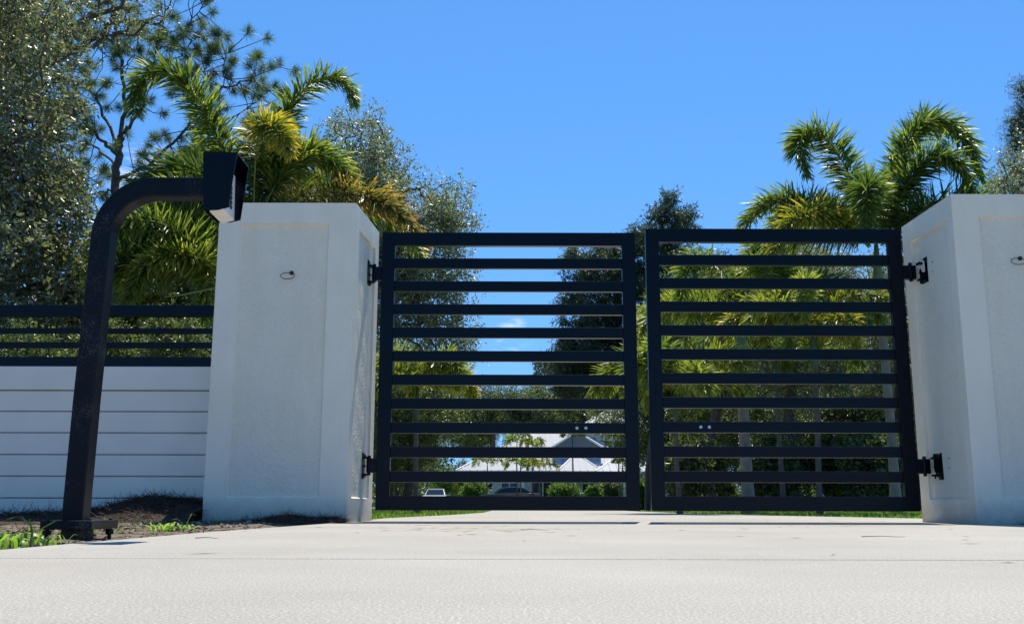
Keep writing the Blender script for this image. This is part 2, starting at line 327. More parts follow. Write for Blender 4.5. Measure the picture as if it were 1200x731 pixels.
def heightsheet(x0, x1, y0, y1, n, m, fz, name, mat, label=None, kind='structure', smooth=True, cat=None, group=None):
    X = np.linspace(x0, x1, n); Y = np.linspace(y0, y1, m); gx, gy = np.meshgrid(X, Y)
    gz = fz(gx, gy); V = np.stack([gx, gy, gz], -1).reshape(-1, 3)
    T = np.array([[j*n+i, j*n+i+1, (j+1)*n+i+1, (j+1)*n+i] for j in range(m-1) for i in range(n-1)])
    return tag(link(name, np_mesh(name, V, T, smooth=smooth), mat), label, cat, group, kind)
_ph = rng.uniform(0, 6.28, (24, 2)); _fr = rng.uniform(-1, 1, (24, 2))
def fbm(x, y, s):
    z = 0
    for i in range(24):
        k = 1.6**(i % 6); z = z + np.sin((x*_fr[i, 0]+y*_fr[i, 1])*s*k+_ph[i, 0])/k
    return z/4
def soil_h(x, y):
    e = -1.36 + .15*np.clip((y-4.6)/2.7, 0, 1)            # driveway edge
    d = np.clip((e-x)/.25, 0, 1)
    return -.022 + d*(.012+.010*fbm(x, y, 9)) + .010*np.clip((y-5)/2.5, 0, 1)*d
heightsheet(-9, -1.15, 1.5, 9.3, 170, 170, soil_h, 'soil_strip', M['soil'], 'bare sandy soil strip between the driveway and white wall')
def soil_h2(x, y):
    return -.012 + .012*fbm(x, y, 8) - .03*np.clip((3.75-x)/.2, 0, 1)
heightsheet(3.5, 9, 3.0, 9.3, 90, 90, soil_h2, 'soil_bed', M['soil'], 'bare soil bed in front of the right gate pillar')

# ------------------------------------------------------------------ pillars
def quad_panel_face(mb, pb, P0, P1, z0, z1, mg, depth, zt, zb):
    """a vertical face from P0 to P1 (xy, seen from outside left to right) with a recessed panel"""
    P0 = Vector((*P0, 0)); P1 = Vector((*P1, 0)); u = (P1-P0); Lu = u.length; u.normalize(); nin = Vector((-u.y, u.x, 0))
    def q(s, z, d=0): v = P0+u*s+nin*d; return (v.x, v.y, z)
    a, b_, c, d = mg[0], Lu-mg[1], z0+zb, z1-zt
    mb.quadpts([q(0, z0), q(a, z0), q(a, z1), q(0, z1)]); mb.quadpts([q(b_, z0), q(Lu, z0), q(Lu, z1), q(b_, z1)])
    mb.quadpts([q(a, z0), q(b_, z0), q(b_, c), q(a, c)]); mb.quadpts([q(a, d), q(b_, d), q(b_, z1), q(a, z1)])
    ch = depth*.5
    mb.quadpts([q(a, c), q(a+ch, c+ch, depth), q(a+ch, d-ch, depth), q(a, d)]); mb.quadpts([q(b_, c), q(b_, d), q(b_-ch, d-ch, depth), q(b_-ch, c+ch, depth)])
    mb.quadpts([q(a, c), q(b_, c), q(b_-ch, c+ch, depth), q(a+ch, c+ch, depth)]); mb.quadpts([q(a, d), q(a+ch, d-ch, depth), q(b_-ch, d-ch, depth), q(b_, d)])
    e = .004
    pts = []
    n = 14; m_ = 30
    i0 = len(pb.v)
    for j in range(m_+1):
        for i in range(n+1):
            s = a+e+(b_-a-2*e)*i/n; z = c+e+(d-c-2*e)*j/m_
            pb.v.append(q(s, z, depth-.006+.0022*math.sin(s*17+z*9)*math.cos(z*13)))
    for j in range(m_):
        for i in range(n): k = i0+j*(n+1)+i; pb.f.append((k, k+1, k+n+2, k+n+1))
def pillar(name, corners, top, label, mg_front, mg_in, zt, zb):
    """corners counter-clockwise from front-left: FL, FR, BR, BL"""
    cx = sum(c[0] for c in corners)/4; cy = sum(c[1] for c in corners)/4
    r = empty(name, (cx, cy, 0), label, 'pillar', 'white stucco pillars either side of the gates')
    mb = MB(); z0 = -.12
    for i in range(4):
        P0, P1 = corners[i], corners[(i+1) % 4]
        pb = MB(); quad_panel_face(mb, pb, P0, P1, z0, top, mg_front if i % 2 == 0 else mg_in, .02, zt, zb+.12)
        pb.build('recessed_panel', M['panel'], r, smooth=True)
    mb.quadpts([(x, y, top) for x, y in corners]); mb.quadpts([(x, y, z0) for x, y in reversed(corners)])
    o = mb.build('pillar_body', M['trim'], r)
    bm = bmesh.new(); bm.from_mesh(o.data); bmesh.ops.remove_doubles(bm, verts=bm.verts, dist=.0005)
    es = [e for e in bm.edges if len(e.link_faces) == 2 and e.calc_face_angle(0) > 1.2]
    bmesh.ops.bevel(bm, geom=es, offset=.007, segments=2, profile=.5, affect='EDGES'); bmesh.ops.recalc_face_normals(bm, faces=bm.faces); bm.to_mesh(o.data); bm.free()
    return r
PTL, PTR = 2.337, 2.353
pl = pillar('stucco_pillar', [(-2.185, 7.3), (-1.165, 7.3), (-1.10, 8.13), (-2.185, 8.13)], PTL, 'white stucco pillar behind the intercom post, wholly in view, with wire loop', (.17, .20), (.13, .13), .165, .17)
pr_ = pillar('stucco_pillar', [(3.195, 7.1), (4.215, 7.1), (4.215, 8.0), (3.175, 8.0)], PTR, 'white stucco pillar cut off by the right edge of view', (.19, .20), (.16, .10), .165, .17)

def wire_loop(p, parent, flip=1):
    x, y, z = p
    MB().tube([(x, y+.02, z), (x, y-.014, z)], .016, 12).build('cable_grommet', M['wire'], parent, bevel=.003)
    pts = []
    for i in range(22):
        a = math.pi*2*i/21; pts.append((x-.01*flip+.052*math.sin(a)*flip-.015*flip, y-.016-.02*math.sin(a/2), z-.026-.026*(-math.cos(a))*1.0+.0*a))
    MB().tube(pts, .0028, 6).build('wire_loop', M['wire'], parent, smooth=True)
q = at(342, 320, 7.314); wire_loop((q.x, 7.317, q.z), pl)
q = at(1195, 303, 7.114); wire_loop((q.x, 7.117, q.z), pr_)

def hinge_on_pillar(root, xface, sgn, y, z, h, wd):
    """plate bolted on the inner face of a pillar; sgn +1 = face looks to +X"""
    x0, x1 = sorted((xface, xface+sgn*.010))
    hp = MB().box((x0, y-wd/2, z-h/2), (x1, y+wd/2, z+h/2)).build('hinge_plate', M['gate'], root, bevel=.002)
    xa, xb = sorted((xface+sgn*.008, xface+sgn*.045))
    for dz in (-h*.32, h*.32): MB().box((xa, y+.0, z+dz-.008), (xb, y+.055, z+dz+.008)).build('hinge_lug', M['gate'], hp, bevel=.002)
    for dy in (-wd*.36, wd*.36):
        for dz in (-h*.4, 0, h*.4):
            MB().tube([(xface+sgn*.008, y+dy, z+dz), (xface+sgn*.019, y+dy, z+dz)], .008, 6).build('bolt', M['gate'], hp)
# hinge positions from the photo
for (zc) in (at(437, 322, 7.9).z, at(430, 546, 7.9).z): hinge_on_pillar(pl, -1.143, 1, 7.86, zc, .20, .13)
for (zc) in (at(1070, 320, 7.75).z, at(1088, 547, 7.75).z): hinge_on_pillar(pr_, 3.205, -1, 7.68, zc, .20, .16)
for (px, py) in ((1080, 309), (1080, 322), (1092, 307), (1092, 318), (1103, 540), (1103, 552), (1111, 537), (1111, 548), (1103, 566)):
    yh = next(y_ for y_ in np.arange(7.15, 8, .01) if at(px, py, y_).x > 3.19) if at(px, py, 8).x > 3.19 else 7.6
    qq = at(px, py, yh); MB().tube([(3.212, yh, qq.z), (3.196, yh, qq.z)], .005, 8).build('anchor_hole', M['wire'], pr_)

# ------------------------------------------------------------------ gate leaves
def gate(x0, x1, y, zb, zt, label, hs, boltx):
    r = empty('gate_leaf', ((x0+x1)/2, y, 0), label, 'gate', 'black slatted driveway gate leaves')
    d = .052; s = .105
    for xa in (x0, x1-s): MB().box((xa, y-d/2, zb), (xa+s, y+d/2, zt)).build('stile', M['gate'], r, bevel=.0015)
    MB().box((x0+s, y-d/2, zt-.108), (x1-s, y+d/2, zt)).build('top_rail', M['gate'], r, bevel=.0015)
    MB().box((x0+s, y-d/2, zb), (x1-s, y+d/2, zb+.108)).build('bottom_rail', M['gate'], r, bevel=.0015)
    a, b_ = zb+.108, zt-.108; n = 10; hgt = .084; gap = (b_-a-n*hgt)/(n+1); first = None
    for i in range(n):
        z = a+gap+i*(hgt+gap)
        if first is None: first = MB().box((x0+s, y-.020, z), (x1-s, y+.020, z+hgt)).build('slat', M['gate'], r, bevel=.003)
        else:
            o = first.copy(); C.objects.link(o); o.location.z = (z-first_z)
        if i == 0: first_z = z
        if i == 2: zbolt = z+hgt/2
    for bx in boltx: MB().tube([(bx, y-.019, zbolt), (bx, y-.032, zbolt)], .013, 14).build('bolt', M['steel'], r, bevel=.002)
    for zc, xe, sg in hs:      # hinge arms reaching to the pillar
        xa, xb = sorted((xe, xe+sg*(.075 if sg < 0 else .10)))
        MB().box((xa, y-.035, zc-.05), (xb, y+.02, zc+.06)).build('hinge_arm', M['gate'], r, bevel=.004)
        MB().tube([(xe+sg*.055, y-.03, zc-.07), (xe+sg*.055, y-.03, zc+.08)], .014, 12).build('hinge_barrel', M['gate'], r, bevel=.002)
    return r
gl = gate(-1.040, .982, 7.9, .083, 2.268, 'left black metal gate leaf of horizontal slats, hung on the pillar behind the intercom',
     [(at(437, 322, 7.9).z, -1.04, -1), (at(430, 546, 7.9).z, -1.04, -1)], (at(676, 500, 7.88).x, at(686.5, 500, 7.88).x))
gr = gate(1.055, 3.075, 7.8, .083, 2.276, 'right black metal gate leaf of horizontal slats, hung on the pillar at the right edge',
     [(at(1070, 320, 7.78).z, 3.075, 1), (at(1088, 547, 7.78).z, 3.075, 1)], (at(821, 500, 7.78).x, at(831, 500, 7.78).x))

# ------------------------------------------------------------------ white siding wall and black rail fence
wl = empty('siding_wall', (-5, 7.75, 0), 'low white wall of horizontal boards left of the pillar', 'wall')
MB().box((-12, 7.71, -.1), (-2.187, 7.83, 1.150)).build('wall_core', M['gap'], wl)
zs = [-.1, .167, .328, .489, .652, .813, .972, 1.155]
for i in range(7):
    for xa, xb in ((-12, -7.6), (-7.597, -2.215)):
        MB().box((xa, 7.695 - (.012 if i == 6 else 0), zs[i]+.0045), (xb, 7.712, zs[i+1]-.0045 if i < 6 else zs[i+1])).build('plank', M['siding'], wl, bevel=.004, seg=1)
MB().box((-2.211, 7.690, -.1), (-2.188, 7.72, 1.150)).build('corner_trim', M['siding'], wl, bevel=.003)
fn = empty('rail_fence', (-5, 7.76, 1.155), 'black horizontal rail fence fixed along the top of the white wall', 'fence')
for nm, za, zb, dd in (('top_rail', 1.554, 1.641, .03), ('slat', 1.42, 1.462, .02), ('slat', 1.307, 1.352, .02), ('bottom_rail', 1.157, 1.236, .03)):
    MB().box((-12, 7.76-dd, za), (-2.19, 7.76+dd, zb)).build(nm, M['gate'], fn, bevel=.003)
for x in (-4.75, -7.2, -9.6): MB().box((x, 7.7905, 1.157), (x+.06, 7.85, 1.64)).build('fence_post', M['gate'], fn, bevel=.003)

# ------------------------------------------------------------------ intercom post
pb_ = at(100, 618, 3.85)
ip = empty('intercom_post', (-1.575, 3.85, 0), 'black gooseneck keypad intercom post standing beside the driveway edge', 'intercom post')
w2 = .039
def sqtube(pts, w_, d_, name, mat, parent, rr=.006):
    """square tube swept in the xz plane, depth along y"""
    pts = [Vector(p) for p in pts]; prof = []; n = len(pts); v = []; f = []
    c = [(-1, -1), (1, -1), (1, 1), (-1, 1)]
    ring = []
    for sx, sy in c:
        for k in range(3):
            a = {(-1, -1): math.pi, (1, -1): -math.pi/2, (1, 1): 0, (-1, 1): math.pi/2}[(sx, sy)] + k*math.pi/4
            ring.append((sx*(w_-rr)+rr*math.cos(a), sy*(d_-rr)+rr*math.sin(a)))
    K = len(ring)
    for i, p in enumerate(pts):
        tt = (pts[min(i+1, n-1)]-pts[max(i-1, 0)]).normalized(); s = Vector((tt.z, 0, -tt.x))
        for a, b_ in ring: v.append(tuple(p+s*a+Vector((0, b_, 0))))
    for i in range(n-1):
        for k in range(K): f.append((i*K+k, i*K+(k+1) % K, (i+1)*K+(k+1) % K, (i+1)*K+k))
    f.append(tuple(range(K))); f.append(tuple((n-1)*K+k for k in range(K)))
    mb = MB(); mb.v = v; mb.f = f; return mb.build(name, mat, parent)
Yp = 3.85
bot = at(90, 605, Yp-.045); topz = at(200, 218, Yp-.045).z
rad = .20; px0 = bot.x; pts = [(px0-.022, Yp, .062), (px0-.016, Yp, .5), (px0, Yp, topz-rad)]
for i in range(1, 13): a = math.pi/2*i/12; pts.append((px0+rad-rad*math.cos(a), Yp, topz-rad+rad*math.sin(a)))
xe = at(240, 215, Yp-.045).x; pts.append((xe-.1, Yp, topz)); pts.append((xe+.008, Yp, topz))
sqtube(pts, w2, w2, 'gooseneck_tube', M['post'], ip)
MB().box((px0-.095, 3.72, .030), (px0+.092, 3.97, .062)).build('base_plate', M['post'], ip, bevel=.003)
for sx in (-.078, .07):
    for sy in (3.745, 3.945):
        b1 = MB().tube([(px0+sx, sy, -.05), (px0+sx, sy, .068)], .008, 8).build('anchor_bolt', M['post'], ip)
        MB().tube([(px0+sx, sy, .009), (px0+sx, sy, .028)], .016, 6).build('nut', M['post'], b1)
MB().box((px0-.045, 3.78, -.05), (px0+.03, 3.90, .0295)).build('grout_pad', M['soil'], ip, bevel=.004)
# hooded housing: open towards the driver (+X) and below
Ya, Yb = 3.765, 3.945
def xz(px, py, Y=Ya): v = at(px, py, Y); return (v.x, v.z)
prof = [xz(238, 246), xz(238, 178), xz(278, 178.5), xz(267.5, 243), xz(255, 246)]
hood = MB().prism(prof, Ya, Ya+.004).build('hood_side', M['gate'], ip)
MB().prism(prof, Yb-.004, Yb).build('hood_side', M['gate'], ip)
(xb0, zb0), (xb1, zb1), (xt, zt_) = prof[0], prof[1], prof[2]
MB().box((xb0, Ya+.0035, zt_-.004), (xt, Yb-.0035, zt_)).build('hood_top', M['gate'], ip)
MB().box((xb0, Ya+.0035, zb0), (xb0+.004, Yb-.0035, zt_-.0045)).build('hood_back', M['gate'], ip)
fx1, fz1 = xz(262, 190); fx2, fz2 = xz(260.5, 244); bx, bz = xz(245, 248)
unit = MB().prism([(bx, bz), (fx2, fz2), (fx1, fz1), (fx1-.012, fz1), (bx, fz1)], Ya+.006, Yb-.006).build('keypad_unit', M['plastic'], ip, bevel=.002)
fn_ = Vector((fz1-fz2, 0, -(fx1-fx2))).normalized(); fu = Vector((fx1-fx2, 0, fz1-fz2))
for r_ in range(5):
    for c_ in range(3):
        p0 = Vector((fx2, Ya+.035+.028*c_+.02, fz2)) + fu*(.20+.105*r_)
        MB().tube([p0, p0+fn_*.005], .009, 12).build('button', M['button'], unit)
p0 = Vector((fx2, (Ya+Yb)/2, fz2))+fu*.9
MB().tube([p0, p0+fn_*.004], .010, 14).build('camera_lens', M['button'], unit)

# ------------------------------------------------------------------ vegetation generators
def leaf_arrays(P, D, Ln, Wd, r=rng, fold=.25):
    n = len(P); D = nrm(D); S = nrm(np.cross(D, r.normal(size=(n, 3)))); N = np.cross(D, S)
    Ln = np.broadcast_to(Ln, (n,))[:, None]; Wd = np.broadcast_to(Wd, (n,))[:, None]
    a = P; b_ = P+D*Ln*.45+S*Wd*.5+N*Wd*fold; c = P+D*Ln-N*Wd*fold*.6; d = P+D*Ln*.45-S*Wd*.5+N*Wd*fold
    V = np.stack([a, b_, c, d], 1).reshape(-1, 3); i = np.arange(n)*4
    T = np.stack([np.stack([i, i+1, i+2], 1), np.stack([i, i+2, i+3], 1)], 1).reshape(-1, 3)
    return V, T
def limbs_mesh(A, B, ra, rb, sides=6):
    """tapered tubes A->B vectorised"""
    n = len(A); T = nrm(B-A); U = nrm(np.cross(T, np.array([.31, .77, .55]))); W = np.cross(T, U)
    ang = np.arange(sides)*2*np.pi/sides; ca = np.cos(ang)[None, :, None]; sa = np.sin(ang)[None, :, None]
    rg = U[:, None]*ca+W[:, None]*sa
    Va = (A-T*ra[:, None]*.3)[:, None]+rg*ra[:, None, None]; Vb = (B+T*rb[:, None]*.3)[:, None]+rg*rb[:, None, None]
    V = np.concatenate([Va, Vb], 1).reshape(-1, 3); k = np.arange(sides); k2 = (k+1) % sides
    q = np.stack([k, k2, k2+sides, k+sides], 1); Fq = (np.arange(n)[:, None, None]*2*sides+q[None]).reshape(-1, 4); return V, Fq
def scatter(env, n, r, gap=.45, shell=.35):
    """env: (cx,cy,cz,rx,ry,rz); points biased to the outside, with noisy holes"""
    e = np.array(env, float); vol = np.prod(e[:, 3:], 1); cnt = r.multinomial(int(n*2.2), vol/vol.sum()); P = []
    for (cx, cy, cz, rx, ry, rz), k in zip(e, cnt):
        d = nrm(r.normal(size=(k, 3))); u = r.uniform(shell**3, 1, k)**(1/3)*r.uniform(.86, 1.08, k)
        P.append(np.array([cx, cy, cz])+d*u[:, None]*np.array([rx, ry, rz]))
    P = np.concatenate(P); s = 2.2/np.mean(e[:, 3]); ph = r.uniform(0, 6, 3)
    nz = np.sin(P[:, 0]*s*1.7+ph[0]+np.sin(P[:, 2]*s*2.3))*np.sin(P[:, 1]*s*1.9+ph[1]+np.sin(P[:, 0]*s*1.3))*np.sin(P[:, 2]*s*2.1+ph[2])
    P = P[nz > -gap*.5]; r.shuffle(P); return P[:n]
def skeleton(base, top, P, r, r0, jitter=.15):
    """trunk polyline base->top, then each cluster point joined to the nearest earlier node"""
    base = np.array(base, float); top = np.array(top, float); H_ = np.linalg.norm(top-base); k = 9
    nodes = [base+(top-base)*i/(k-1)+np.append(r.normal(size=2)*H_*.012, 0)*(0 < i) for i in range(k)]; par = [-1]+list(range(k-1))
    cost = [0.0]*k; start = 3
    hub = nodes[k-3]; order = np.argsort(np.linalg.norm(P-hub, axis=1))
    NN = np.zeros((k+len(P)*2, 3)); CC = np.zeros(k+len(P)*2); NN[:k] = nodes; cnt = k
    for i in range(1, k): CC[i] = H_*i/(k-1)*.3
    ends = []
    for j in order:
        p = P[j]; d = np.linalg.norm(NN[start:cnt]-p, axis=1)+.35*CC[start:cnt]+.8*np.maximum(0, NN[start:cnt, 2]-p[2]-.1)
        a = int(np.argmin(d))+start; dist = np.linalg.norm(NN[a]-p); mid = (NN[a]+p)/2+r.normal(size=3)*dist*jitter+np.array([0, 0, dist*.05])
        NN[cnt] = mid; par.append(a); CC[cnt] = CC[a]+dist*.5; NN[cnt+1] = p; par.append(cnt); CC[cnt+1] = CC[a]+dist; ends.append(cnt+1); cnt += 2
    NN = NN[:cnt]; par = np.array(par); wgt = np.ones(cnt)
    for i in range(cnt-1, 0, -1): wgt[par[i]] += wgt[i]*.98
    rad = r0*(wgt/wgt[0])**.42; rad = np.maximum(rad, .006)
    idx = np.arange(1, cnt); ra = rad[par[idx]].copy(); rb = rad[idx]
    side = ra > rb*1.7; ra[side] = rb[side]*1.35
    ra[0] *= 1.35
    return NN, par, rad, NN[par[idx]], NN[idx], ra, rb, np.array(ends)
def tree(name, label, cat, env, n, per, leaf, mat, base, top, r0, seed, group=None, bark='bark', cr=.38, shell=.35, gap=.45, up=.25, parts=('trunk', 'crown'), ratio=.42):
    r = np.random.default_rng(seed); P = scatter(env, n, r, gap, shell)
    NN, par, rad, A, B, ra, rb, ends = skeleton(base, top, P, r, r0)
    root = empty(name, base, label, cat, group); b0 = np.array(base, float)
    V, Fq = limbs_mesh(A-b0, B-b0, ra, rb); link(parts[0], np_mesh('trunk', V, Fq, smooth=True), M[bark], root)
    # leaves hang along short twigs round each cluster point
    c = np.repeat(P, per, 0); par_dir = nrm(NN[ends]-NN[par[ends]]); m = len(c)
    tw = nrm(r.normal(size=(len(P)*6, 3))+np.array([0, 0, .25])); pi = np.repeat(np.arange(len(P)), per); ti = pi*6+r.integers(0, 6, m)
    s = r.uniform(0, 1, m)**.8; pos = c+tw[ti]*s[:, None]*cr+r.normal(size=(m, 3))*cr*.10
    D = nrm(tw[ti]*.6+r.normal(size=(m, 3))*.8+np.array([0, 0, -up])); Ln = leaf*r.uniform(.6, 1.25, m)
    V, T = leaf_arrays(pos-b0, D, Ln, Ln*ratio, r); att = np.repeat(np.clip(r.normal(.5, .2, m), 0, 1), 2)
    link(parts[1], np_mesh('crown', V, T, att), M[mat], root); return root
def env_px(l, Y0=None):
    o = []
    for px, py, rx, ry, Y, rY in l:
        c = at(px, py, Y); s = Y/F*1.03; o.append((c.x, c.y, c.z, rx*s, rY, ry*s))
    return o

def bez(P, n):
    """smooth curve through points (catmull-rom)"""
    P = [np.array(p, float) for p in P]; P = [2*P[0]-P[1]]+P+[2*P[-1]-P[-2]]; out_ = []
    segs = len(P)-3
    for k in range(n):
        t_ = k/(n-1)*segs; i = min(int(t_), segs-1); u = t_-i; a, b_, c, d = P[i:i+4]
        out_.append(.5*((2*b_)+(-a+c)*u+(2*a-5*b_+4*c-d)*u*u+(-a+3*b_-3*c+d)*u**3))
    return np.array(out_)
def frond(root, pts, mat, LL=.42, n=230, wid=.032, seed=0, plume=.8, start=.10, droop=.14, thick=.016, curve=None):
    n = int(n*2.2); wid *= .9; LL *= 1.0
    r = np.random.default_rng(seed); b0 = np.array(root.location) if root else np.zeros(3)
    K = 26; c = bez(pts, K)-b0; seg = np.linalg.norm(np.diff(c, axis=0), axis=1); s = np.concatenate([[0], np.cumsum(seg)])/seg.sum()
    t_ = np.sort(start+(1-start)*r.uniform(0, 1, n)); P = np.stack([np.interp(t_, s, c[:, i]) for i in range(3)], 1)
    tg = np.gradient(c, axis=0); Tn = nrm(np.stack([np.interp(t_, s, tg[:, i]) for i in range(3)], 1))
    S = nrm(np.cross(Tn, np.array([0, 0, 1.])+1e-3)); N = np.cross(S, Tn)
    side = np.where(np.arange(n) % 2 == 0, 1., -1.); ph = np.where(side > 0, 0, np.pi)+r.normal(0, plume, n)
    u = (t_-start)/(1-start)
    a = np.radians(76-34*u+r.normal(0, 7, n)); rad = S*np.cos(ph)[:, None]+N*np.sin(ph)[:, None]
    D = nrm(Tn*np.cos(a)[:, None]+rad*np.sin(a)[:, None])
    Ln = LL*np.clip(np.sin(np.pi*(.14+.80*u)), .15, 1)**.6*r.uniform(.8, 1.12, n)
    D = nrm(D+r.normal(0, .08, (n, 3))); D2 = nrm(D+np.array([0, 0, -1.])*droop*r.uniform(.5, 1.3, n)[:, None]); D3 = nrm(D2+np.array([0, 0, -1.])*droop)
    Wv = nrm(np.cross(D, rad+r.normal(0, .35, (n, 3)))); L_ = Ln[:, None]; W_ = wid*np.clip(Ln/LL, .5, 1)[:, None]*.5
    p1 = P+D*L_*.38; p2 = p1+D2*L_*.36; p3 = p2+D3*L_*.28; fold = np.cross(D, Wv)*W_*.5
    V = np.stack([P-Wv*W_*.3, P+Wv*W_*.3, p1-Wv*W_, p1+Wv*W_, p1+fold*0+Wv*0, p2-Wv*W_*.75, p2+Wv*W_*.75, p3], 1)
    V[:, 4] = p1+fold; V = V.reshape(-1, 3); i = np.arange(n)*8
    T = np.stack([np.stack(q, 1) for q in ((i, i+1, i+4), (i, i+4, i+2), (i+1, i+3, i+4), (i+2, i+4, i+5), (i+4, i+6, i+5), (i+4, i+3, i+6), (i+5, i+6, i+7))], 1).reshape(-1, 3)
    kk = 1.0 if mat in ('palmrust', 'palmgold') else .45
    att = np.clip((r.normal(.45, .14, n)+.12*(u-.5))[:, None]+kk*np.array([-.3, -.3, -.25, .02, .02, .0, .5])[None], 0, 1).ravel()
    o = link('frond', np_mesh('frond', V, T, att), M[mat], root)
    mb = MB(); mb.tube([Vector(p+b0) for p in c], [max(.003, thick*(1-.85*i/(K-1))) for i in range(K)], 6)
    mb.build('frond_stalk', M['rachis'], o if root else None, smooth=True)
    return o
def rand_frond(root, Cn, az, el, Lf, mat, seed, **kw):
    h = np.array([math.cos(az), math.sin(az), 0]); z = np.array([0, 0, 1.]); c = np.array(Cn)
    p1 = c+h*Lf*.28*math.cos(el)+z*Lf*.34*math.sin(el); p2 = c+h*Lf*.58*math.cos(el*.7)+z*Lf*.50*math.sin(el)
    p3 = c+h*Lf*.84*math.cos(el*.6)+z*(Lf*.42*math.sin(el)-.05*Lf); p4 = c+h*Lf*.98*math.cos(el*.55)+z*(Lf*.16*math.sin(el)-.22*Lf)
    return frond(root, [c, p1, p2, p3, p4], mat, seed=seed, **kw)
def palm_root(px, Yc, crown_py, label, group, r0=.10, seed=0, lean=0, dark=False):
    """trunk with rings and a crownshaft; returns root and crown point"""
    c = at(px, crown_py, Yc); root = empty('foxtail_palm', (c.x-lean, Yc, -.03), label, 'palm', group)
    H_ = c.z+.03; n = 16; base = Vector(root.location); pts = []; rr = []
    r = random.Random(seed); wob = r.uniform(0, 6)
    sh = min(.75, H_*.25)
    for i in range(n+1):
        u = i/n; z = u*(H_-sh); pts.append(base+Vector((lean*u+.02*math.sin(3*u+wob), .02*math.cos(4*u+wob), z))); rr.append(r0*(1.35-.35*min(1, u*5))*(1-.12*u)*(1+.03*(i % 2)))
    MB().tube(pts, rr, 14).build('trunk', M['palmbark2' if dark else 'palmbark'], root, smooth=True)
    p = pts[-1]; MB().tube([p-Vector((0, 0, .03)), p+Vector((0, 0, .12*sh)), p+Vector((0, 0, .5*sh)), p+Vector((0, 0, sh))], [r0*.9, r0*1.12, r0*.8, r0*.4], 12).build('crownshaft', M['crownshaft2' if dark else 'crownshaft'], root, smooth=True)
    return root, np.array(c)
def pxf(l): return [np.array(at(a, b_, y)) for a, b_, y in l]

# ------------------------------------------------------------------ palms
G1 = 'foxtail palms planted behind the wall and pillars'
root, c = palm_root(293, 14, 275, 'foxtail palm rising behind the left pillar, with golden and orange fronds', G1, .1, 1)
frond(root, pxf([(291, 275, 14), (266, 185, 13.8), (222, 104, 13.4), (184, 84, 13.2), (162, 100, 13), (158, 135, 12.9)]), 'palm', .44, 420, .04, 11, .75)
frond(root, pxf([(295, 272, 14), (318, 190, 14), (345, 118, 14), (378, 92, 13.9), (405, 97, 13.8), (416, 122, 13.7)]), 'palm', .40, 380, .038, 12, .75)
frond(root, pxf([(297, 275, 14), (298, 215, 13.7), (302, 165, 13.3), (312, 148, 12.9), (330, 158, 12.6), (340, 178, 12.5)]), 'palmgold', .40, 190, .036, 13, 1.0, start=.42)
frond(root, pxf([(296, 275, 14), (292, 220, 14.2), (296, 165, 14.3), (300, 150, 14.2), (306, 160, 13.9)]), 'palmlime', .38, 220, .036, 131, 1.0, start=.35)
frond(root, pxf([(299, 275, 14), (318, 225, 13.9), (345, 190, 14.2), (372, 182, 14.5), (392, 196, 14.7)]), 'palmlime', .42, 260, .036, 132, .9, start=.3)
frond(root, pxf([(300, 270, 14), (335, 200, 14.2), (370, 178, 14.3), (400, 200, 14.3), (415, 240, 14.2)]), 'palm', .45, 360, .038, 14, .8)
frond(root, pxf([(300, 275, 14), (350, 236, 13.5), (410, 226, 13.2), (460, 244, 12.9), (500, 285, 12.8)]), 'palmrust', .40, 360, .038, 15, .7)
frond(root, pxf([(300, 275, 14), (345, 250, 14.5), (420, 242, 14.8), (470, 270, 14.8), (500, 310, 14.8)]), 'palm', .42, 320, .038, 16, .8)
frond(root, pxf([(290, 275, 14), (250, 215, 14.4), (205, 198, 14.6), (165, 225, 14.8), (142, 290, 14.8)]), 'palmdark', .46, 380, .038, 17, .9)
frond(root, pxf([(290, 280, 14), (250, 240, 13.6), (210, 238, 13.3), (170, 270, 13.1), (150, 330, 13)]), 'palmdark', .44, 340, .038, 18, .9)
frond(root, pxf([(298, 270, 14), (320, 170, 14.6), (330, 140, 15), (345, 170, 15.4)]), 'palmdark', .42, 280, .038, 19, .9)
frond(root, pxf([(300, 280, 14), (335, 250, 15), (360, 210, 15.6), (385, 225, 16), (405, 270, 16)]), 'palmdark', .44, 300, .038, 20, .9)
frond(root, pxf([(290, 280, 14), (262, 215, 15), (240, 175, 15.4), (222, 190, 15.8), (210, 240, 16)]), 'palmlime', .42, 280, .036, 21, .9)
root, c = palm_root(262, 13, 335, 'short foxtail palm half hidden by the left pillar, with pale arching lower fronds', G1, .09, 2)
frond(root, pxf([(262, 335, 13), (235, 305, 12.6), (200, 298, 12.3), (168, 318, 12.1), (150, 355, 12)]), 'palmlime', .40, 340, .036, 22, .6)
frond(root, pxf([(262, 335, 13), (225, 268, 13), (185, 250, 13), (150, 275, 13), (135, 330, 13)]), 'palmdark', .42, 340, .036, 23, .8)
frond(root, pxf([(262, 335, 13), (215, 345, 12.6), (178, 352, 12.4), (158, 375, 12.3), (152, 420, 12.2)]), 'palmgold', .34, 200, .036, 24, .7, start=.45)
frond(root, pxf([(262, 335, 13), (240, 260, 13.4), (210, 225, 13.6), (180, 235, 13.8), (160, 262, 13.8)]), 'palm', .42, 320, .036, 25, .9)
for k, (az, el) in enumerate(((2.0, .9), (2.7, .5), (.8, .8), (4.0, .7), (3.4, .2), (1.3, .5))): rand_frond(root, c, az, el, 2.0, ('palmdark', 'palm')[k % 2], 30+k, LL=.42, n=260)
G2 = 'foxtail palms growing behind the right gate leaf'
root, c = palm_root(1028, 18, 285, 'tallest foxtail palm, its arching crown above the right gate leaf', G2, .085, 3)
